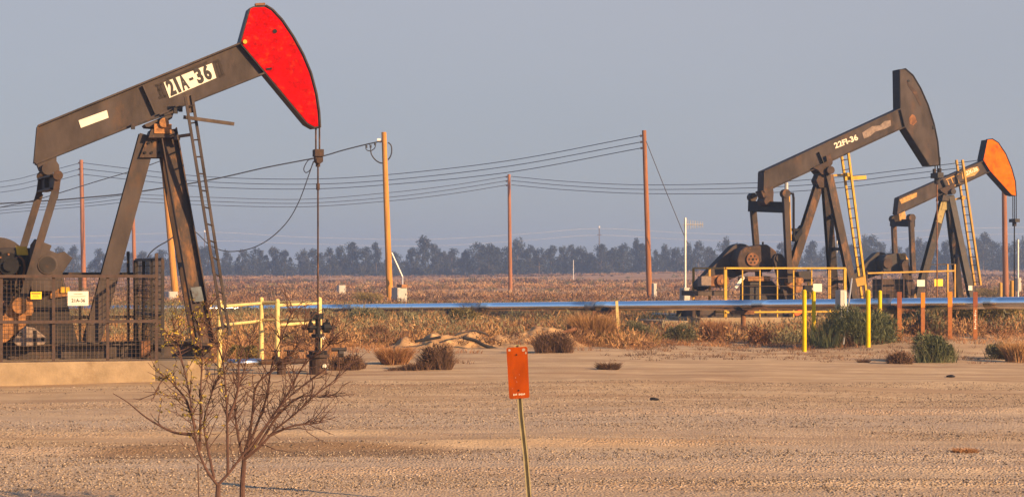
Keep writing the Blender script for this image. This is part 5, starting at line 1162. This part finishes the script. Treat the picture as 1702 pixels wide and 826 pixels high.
# ------------------------------------------------------------------ far tree line
TREES = [(-25,415),(20,417),(60,420),(100,416),(122,414),(165,416),(182,421),(214,418),(240,420),(267,417),(290,421),(312,420),(332,416),(346,408),(378,422),(403,419),(428,417),(454,414),(474,419),(502,419),(523,419),(548,413),(567,410),(586,407),
 (607,412),(626,406),(654,418),(684,413),(705,398),(724,411),(737,421),(752,417),(773,416),(796,409),(812,408),(828,413),(844,411),(860,401),(880,409),(896,416),(916,411),(936,413),(951,411),(966,414),(982,424),(1000,406),(1017,414),(1036,410),(1056,401),(1068,405),(1090,419),(1107,413),(1126,413),(1143,409),(1161,404),(1180,415),(1205,400),(1228,410),(1250,415),(1275,412),(1299,406),(1322,408),(1348,401),(1372,412),(1398,414),(1417,408),(1436,399),(1449,397),(1466,409),(1490,412),(1511,410),(1530,404),(1549,401),(1574,401),(1600,408),(1634,387),(1651,401),(1668,409),(1686,406),(1704,401),(1730,399),(1760,404)]
def tree_proto(seed):
    rng = np.random.default_rng(seed); parts = []; n = 0
    H = 1.0; mb = MB(); pts = [(0, 0, -.05), (rng.normal(0, .01), 0, .3), (rng.normal(0, .02), 0, .6), (0, 0, .9)]
    mb.tube(pts, [.022, .018, .012, .004], 6)
    lobes = []
    nl = rng.integers(20, 27)
    for k in range(nl):
        z = .05+.88*(k+rng.uniform(0, 1))/nl; r = .36*min(1, max(.1, (1.02-z)*1.7))**.8*(.75+.25*min(1, z*4)); a = rng.uniform(0, 2*np.pi); q = rng.uniform(.25, .95)*r
        c = np.array([q*math.cos(a), q*math.sin(a), z]); lobes.append((c, rng.uniform(.055, .13), rng.normal(0, .2)))
        if k % 2: mb.tube([(0, 0, max(.1, z-.15)), tuple(c)], [.008, .003], 4)
    Vs, Ts, Cs = [], [], []; off = 0
    for c, r, tn in lobes:
        m = 110; d = rng.normal(0, 1, (m, 3)); d /= np.linalg.norm(d, axis=1)[:, None]; p = c+d*r*rng.uniform(.2, 1.35, m)[:, None]**.6*np.array([1, 1, 1.15])
        t = rng.normal(0, 1, (m, 3)); t /= np.linalg.norm(t, axis=1)[:, None]; t[:, 2] = np.abs(t[:, 2])+.3; b = rng.normal(0, 1, (m, 3)); s = np.cross(t, b); s /= np.linalg.norm(s, axis=1)[:, None]
        l = rng.uniform(.02, .06, m)[:, None]; w = rng.uniform(.009, .024, m)[:, None]
        V = np.stack([p-s*w, p+s*w, p+t*l], 1).reshape(-1, 3); Vs.append(V); Ts.append(np.arange(m*3).reshape(-1, 3)+off); Cs.append(np.repeat(np.clip(.45+tn+rng.normal(0, .15, m), 0, 1), 3)); off += len(V)
    V, T, C = np.concatenate(Vs), np.concatenate(Ts), np.concatenate(Cs)
    o = empty('far_tree', (0, 0, 0)); mb.build('trunk', M['far_trunk'], o); link_mesh('crown', fast_mesh('crown', V, T, C), M['far_leaf'], o); return o
protos = [tree_proto(200+i) for i in range(7)]
LM = [(-999, 'the left picture edge'), (137, 'the pole between the pitman arms and rear leg'), (360, 'the dark ladder'), (527, 'the polished rod'), (643, 'the thick orange pole'), (848, 'the thin centre pole'), (1076, 'the tall brown pole'),
      (1139, 'the comb aerial mast'), (1310, 'the near pitman arm of the black headed jack'), (1425, 'the bright yellow ladder'), (1575, 'the bearing of the orange headed jack'), (1671, 'the pole below the orange horsehead')]
ORD = ['first', 'second', 'third', 'fourth', 'fifth', 'sixth', 'seventh', 'eighth', 'ninth', 'tenth', 'eleventh', 'twelfth', 'thirteenth']
rngt = np.random.default_rng(77); cnt = {}
for i, (u, vt) in enumerate(TREES):
    base = 462.5-11.5*max(0, min(1, (u-300)/1400)); D = 560+rngt.uniform(-14, 14)
    x = gx(u, D); z = gh(x, D); hgt = gz_at(vt-3, D)-z
    o = protos[i] if i < 7 else copy_tree(protos[int(rngt.integers(0, 7))])
    o.location = (x, D, z); wd = rngt.uniform(.8, 1.45)*min(hgt, 8.5); hgt *= rngt.uniform(.93, 1.04)
    o.scale = (wd, wd, hgt); o.rotation_euler = (0, 0, rngt.uniform(0, 6.28))
    k = max(j for j, (lu, _) in enumerate(LM) if lu <= u); cnt[k] = cnt.get(k, 0)+1
    tall = 'tall hazy' if vt < 403 else 'hazy'
    if k == 0: lab = f'{tall} far tree, {ORD[cnt[k]-1]} from the left picture edge'
    else: lab = f'{tall} far tree, {ORD[cnt[k]-1]} right of {LM[k][1]}'
    tag(o, lab, 'tree', 'far trees along the horizon')
# second, denser row behind closes the gaps low down: a far wood seen as one mass
def far_wood():
    rng = np.random.default_rng(9); n = 1500; x = rng.uniform(-190, 190, n); y = 582+rng.uniform(0, 30, n); h = rng.uniform(2.2, 4.2, n)+2.2*vnoise(x*.12, x*0, 3); z = ground(x, y)
    m = 34; idx = np.repeat(np.arange(n), m); N = len(idx); p = np.stack([x[idx]+rng.normal(0, 1.3, N), y[idx]+rng.normal(0, 1.3, N), z[idx]+h[idx]*rng.uniform(0, 1, N)], 1)
    t = rng.normal(0, 1, (N, 3)); t /= np.linalg.norm(t, axis=1)[:, None]; s = np.cross(t, rng.normal(0, 1, (N, 3))); s /= np.linalg.norm(s, axis=1)[:, None]
    V = np.stack([p-s*.25, p+s*.25, p+t*.6], 1).reshape(-1, 3)
    o = link_mesh('far_undergrowth', fast_mesh('far_undergrowth', V, np.arange(N*3).reshape(-1, 3), np.repeat(np.clip(.4+rng.normal(0, .15, N), 0, 1), 3)), M['far_leaf']); tag(o, 'dark undergrowth between the far trees', 'undergrowth', kind='stuff')
far_wood()

# ------------------------------------------------------------------ foreground saplings
def sapling(label, D, limbs, leafy, seed, r0=.028):
    rng = random.Random(seed); base = limbs[0][0]; bx_ = gx(base[0], D); o = empty('sapling', (bx_, D, gh(bx_, D)), 0, label, 'sapling', 'bare saplings in the foreground'); of = Vector(o.location)
    wood = MB(); twigs = MB(); leaf_p = []
    for li, L in enumerate(limbs):
        dy = 0; P = []
        slope = rng.uniform(-.25, .25) if li else 0
        for k, (u, v) in enumerate(L):
            P.append(W(u, v, D)-of+Vector((0, slope*k*.12, 0)))
        if li == 0: P[0].z = -.1
        S_ = spline(P, 5); N = len(S_); ra = r0 if li == 0 else r0*.52
        rb = r0*.8 if li == 0 else .0035
        wood.tube(S_, [ra+(rb-ra)*(k/(N-1))**.8 for k in range(N)], 7)
        if li == 0: continue
        tot = sum((S_[k+1]-S_[k]).length for k in range(N-1)); nt = int(tot/(.3 if L[-1][0] < 200 else .043))
        for _ in range(nt):
            k = rng.randrange(int(N*.18), N-1); p = S_[k].lerp(S_[k+1], rng.random()); d = (S_[k+1]-S_[k]).normalized()
            side = Vector((rng.gauss(0, 1), rng.gauss(0, 1), rng.gauss(.25, .6))).normalized(); dr = (d*.75+side*.8).normalized(); ln = rng.uniform(.1, .42)*(1-.4*k/N)
            Q = [p]; 
            for s in range(4):
                dr = (dr+Vector((rng.gauss(0, .22), rng.gauss(0, .22), rng.gauss(.08, .2)))).normalized(); Q.append(Q[-1]+dr*ln/4)
            tw_ = wood if L[-1][0] < 200 else twigs
            tw_.tube(Q, [.0048, .0042, .0036, .003, .0022], 5)
            for s in range(1, 5):
                if rng.random() < .55:
                    d2 = (dr+Vector((rng.gauss(0, .8), rng.gauss(0, .8), rng.gauss(.1, .6)))).normalized(); l2 = rng.uniform(.03, .15); e = Q[s]+d2*l2
                    tw_.tube([Q[s], Q[s].lerp(e, .5)+Vector((0, 0, rng.gauss(0, .008))), e], [.003, .0026, .0018], 4); leaf_p.append((e, d2))
            leaf_p += [(q, dr) for q in Q[2:]]
    wood.build('trunk', M['bark'], o); twigs.build('twigs', M['bark'], o)
    if leafy:
        V, T, C = [], [], []
        for p, d in leaf_p:
            wp = p+of; u = 851+wp.x/wp.y*F; v = HZ-(wp.z-CH)/wp.y*F
            dens = .7 if u < 340 and v < 725 else .2 if u < 380 else .01
            if u < 258: dens = .04
            if rng.random() > dens: continue
            for _ in range(rng.randint(1, 4)):
                a = Vector((rng.gauss(0, 1), rng.gauss(0, 1), rng.gauss(-.2, .8))).normalized(); s = a.cross(Vector((rng.gauss(0, 1), rng.gauss(0, 1), rng.gauss(0, 1)))).normalized(); l = rng.uniform(.02, .042); w = l*.24; q = p+Vector((rng.gauss(0, .003), rng.gauss(0, .003), rng.gauss(0, .003))); n = len(V)
                V += [q, q+a*l*.5+s*w, q+a*l, q+a*l*.5-s*w]; T += [(n, n+1, n+2), (n, n+2, n+3)]; C += [min(1, max(0, rng.gauss(.55, .22)))]*4
        link_mesh('leaves', fast_mesh('leaves', np.array([tuple(v) for v in V]), np.array(T), np.array(C)), M['leaf'], o)
sapling('leafy sapling with yellow green leaves and a long bare left branch', 18.0, [
    [(363, 868), (362, 835), (363, 806)],
    [(362, 806), (345, 782), (331, 748), (323, 704), (317, 655), (308, 610), (297, 565), (289, 528)],
    [(362, 806), (380, 786), (398, 762), (420, 735), (446, 700), (474, 665), (508, 636), (540, 612)],
    [(379, 786), (378, 720), (376, 660), (370, 600), (352, 545), (343, 500)],
    [(332, 748), (334, 690), (335, 640), (338, 590), (331, 535)],
    [(319, 722), (290, 718), (265, 706), (240, 690), (214, 668), (190, 653)],
    [(325, 712), (312, 668), (292, 640), (276, 628), (258, 655)],
    [(356, 795), (345, 745), (338, 700), (352, 650), (366, 612)],
    [(378, 700), (395, 650), (398, 600), (412, 560)]], True, 4)
sapling('bare branched sapling leaning right beside the leafy one', 18.25, [
    [(402, 862), (403, 810), (406, 765)],
    [(406, 763), (432, 742), (460, 712), (490, 688), (520, 660), (556, 632), (578, 612)],
    [(406, 763), (426, 708), (442, 662), (452, 605), (472, 550), (488, 512)],
    [(405, 765), (396, 722), (392, 668), (408, 612), (418, 565)],
    [(408, 762), (448, 700), (480, 652), (506, 606), (540, 580), (556, 560)],
    [(430, 740), (462, 690), (498, 660), (532, 660), (560, 655)],
    [(445, 725), (485, 708), (520, 704), (545, 700)],
    [(412, 750), (420, 690), (428, 640), (460, 610), (500, 570), (512, 520)]], False, 9)
mb = MB(); mb.tube([W(329, 770, 18), W(331, 850, 18), W(331, 868, 18)], .006, 5); o = mb.build('thin_stake', M['bark']); tag(o, 'thin upright cane left of the leafy sapling trunk', 'cane')
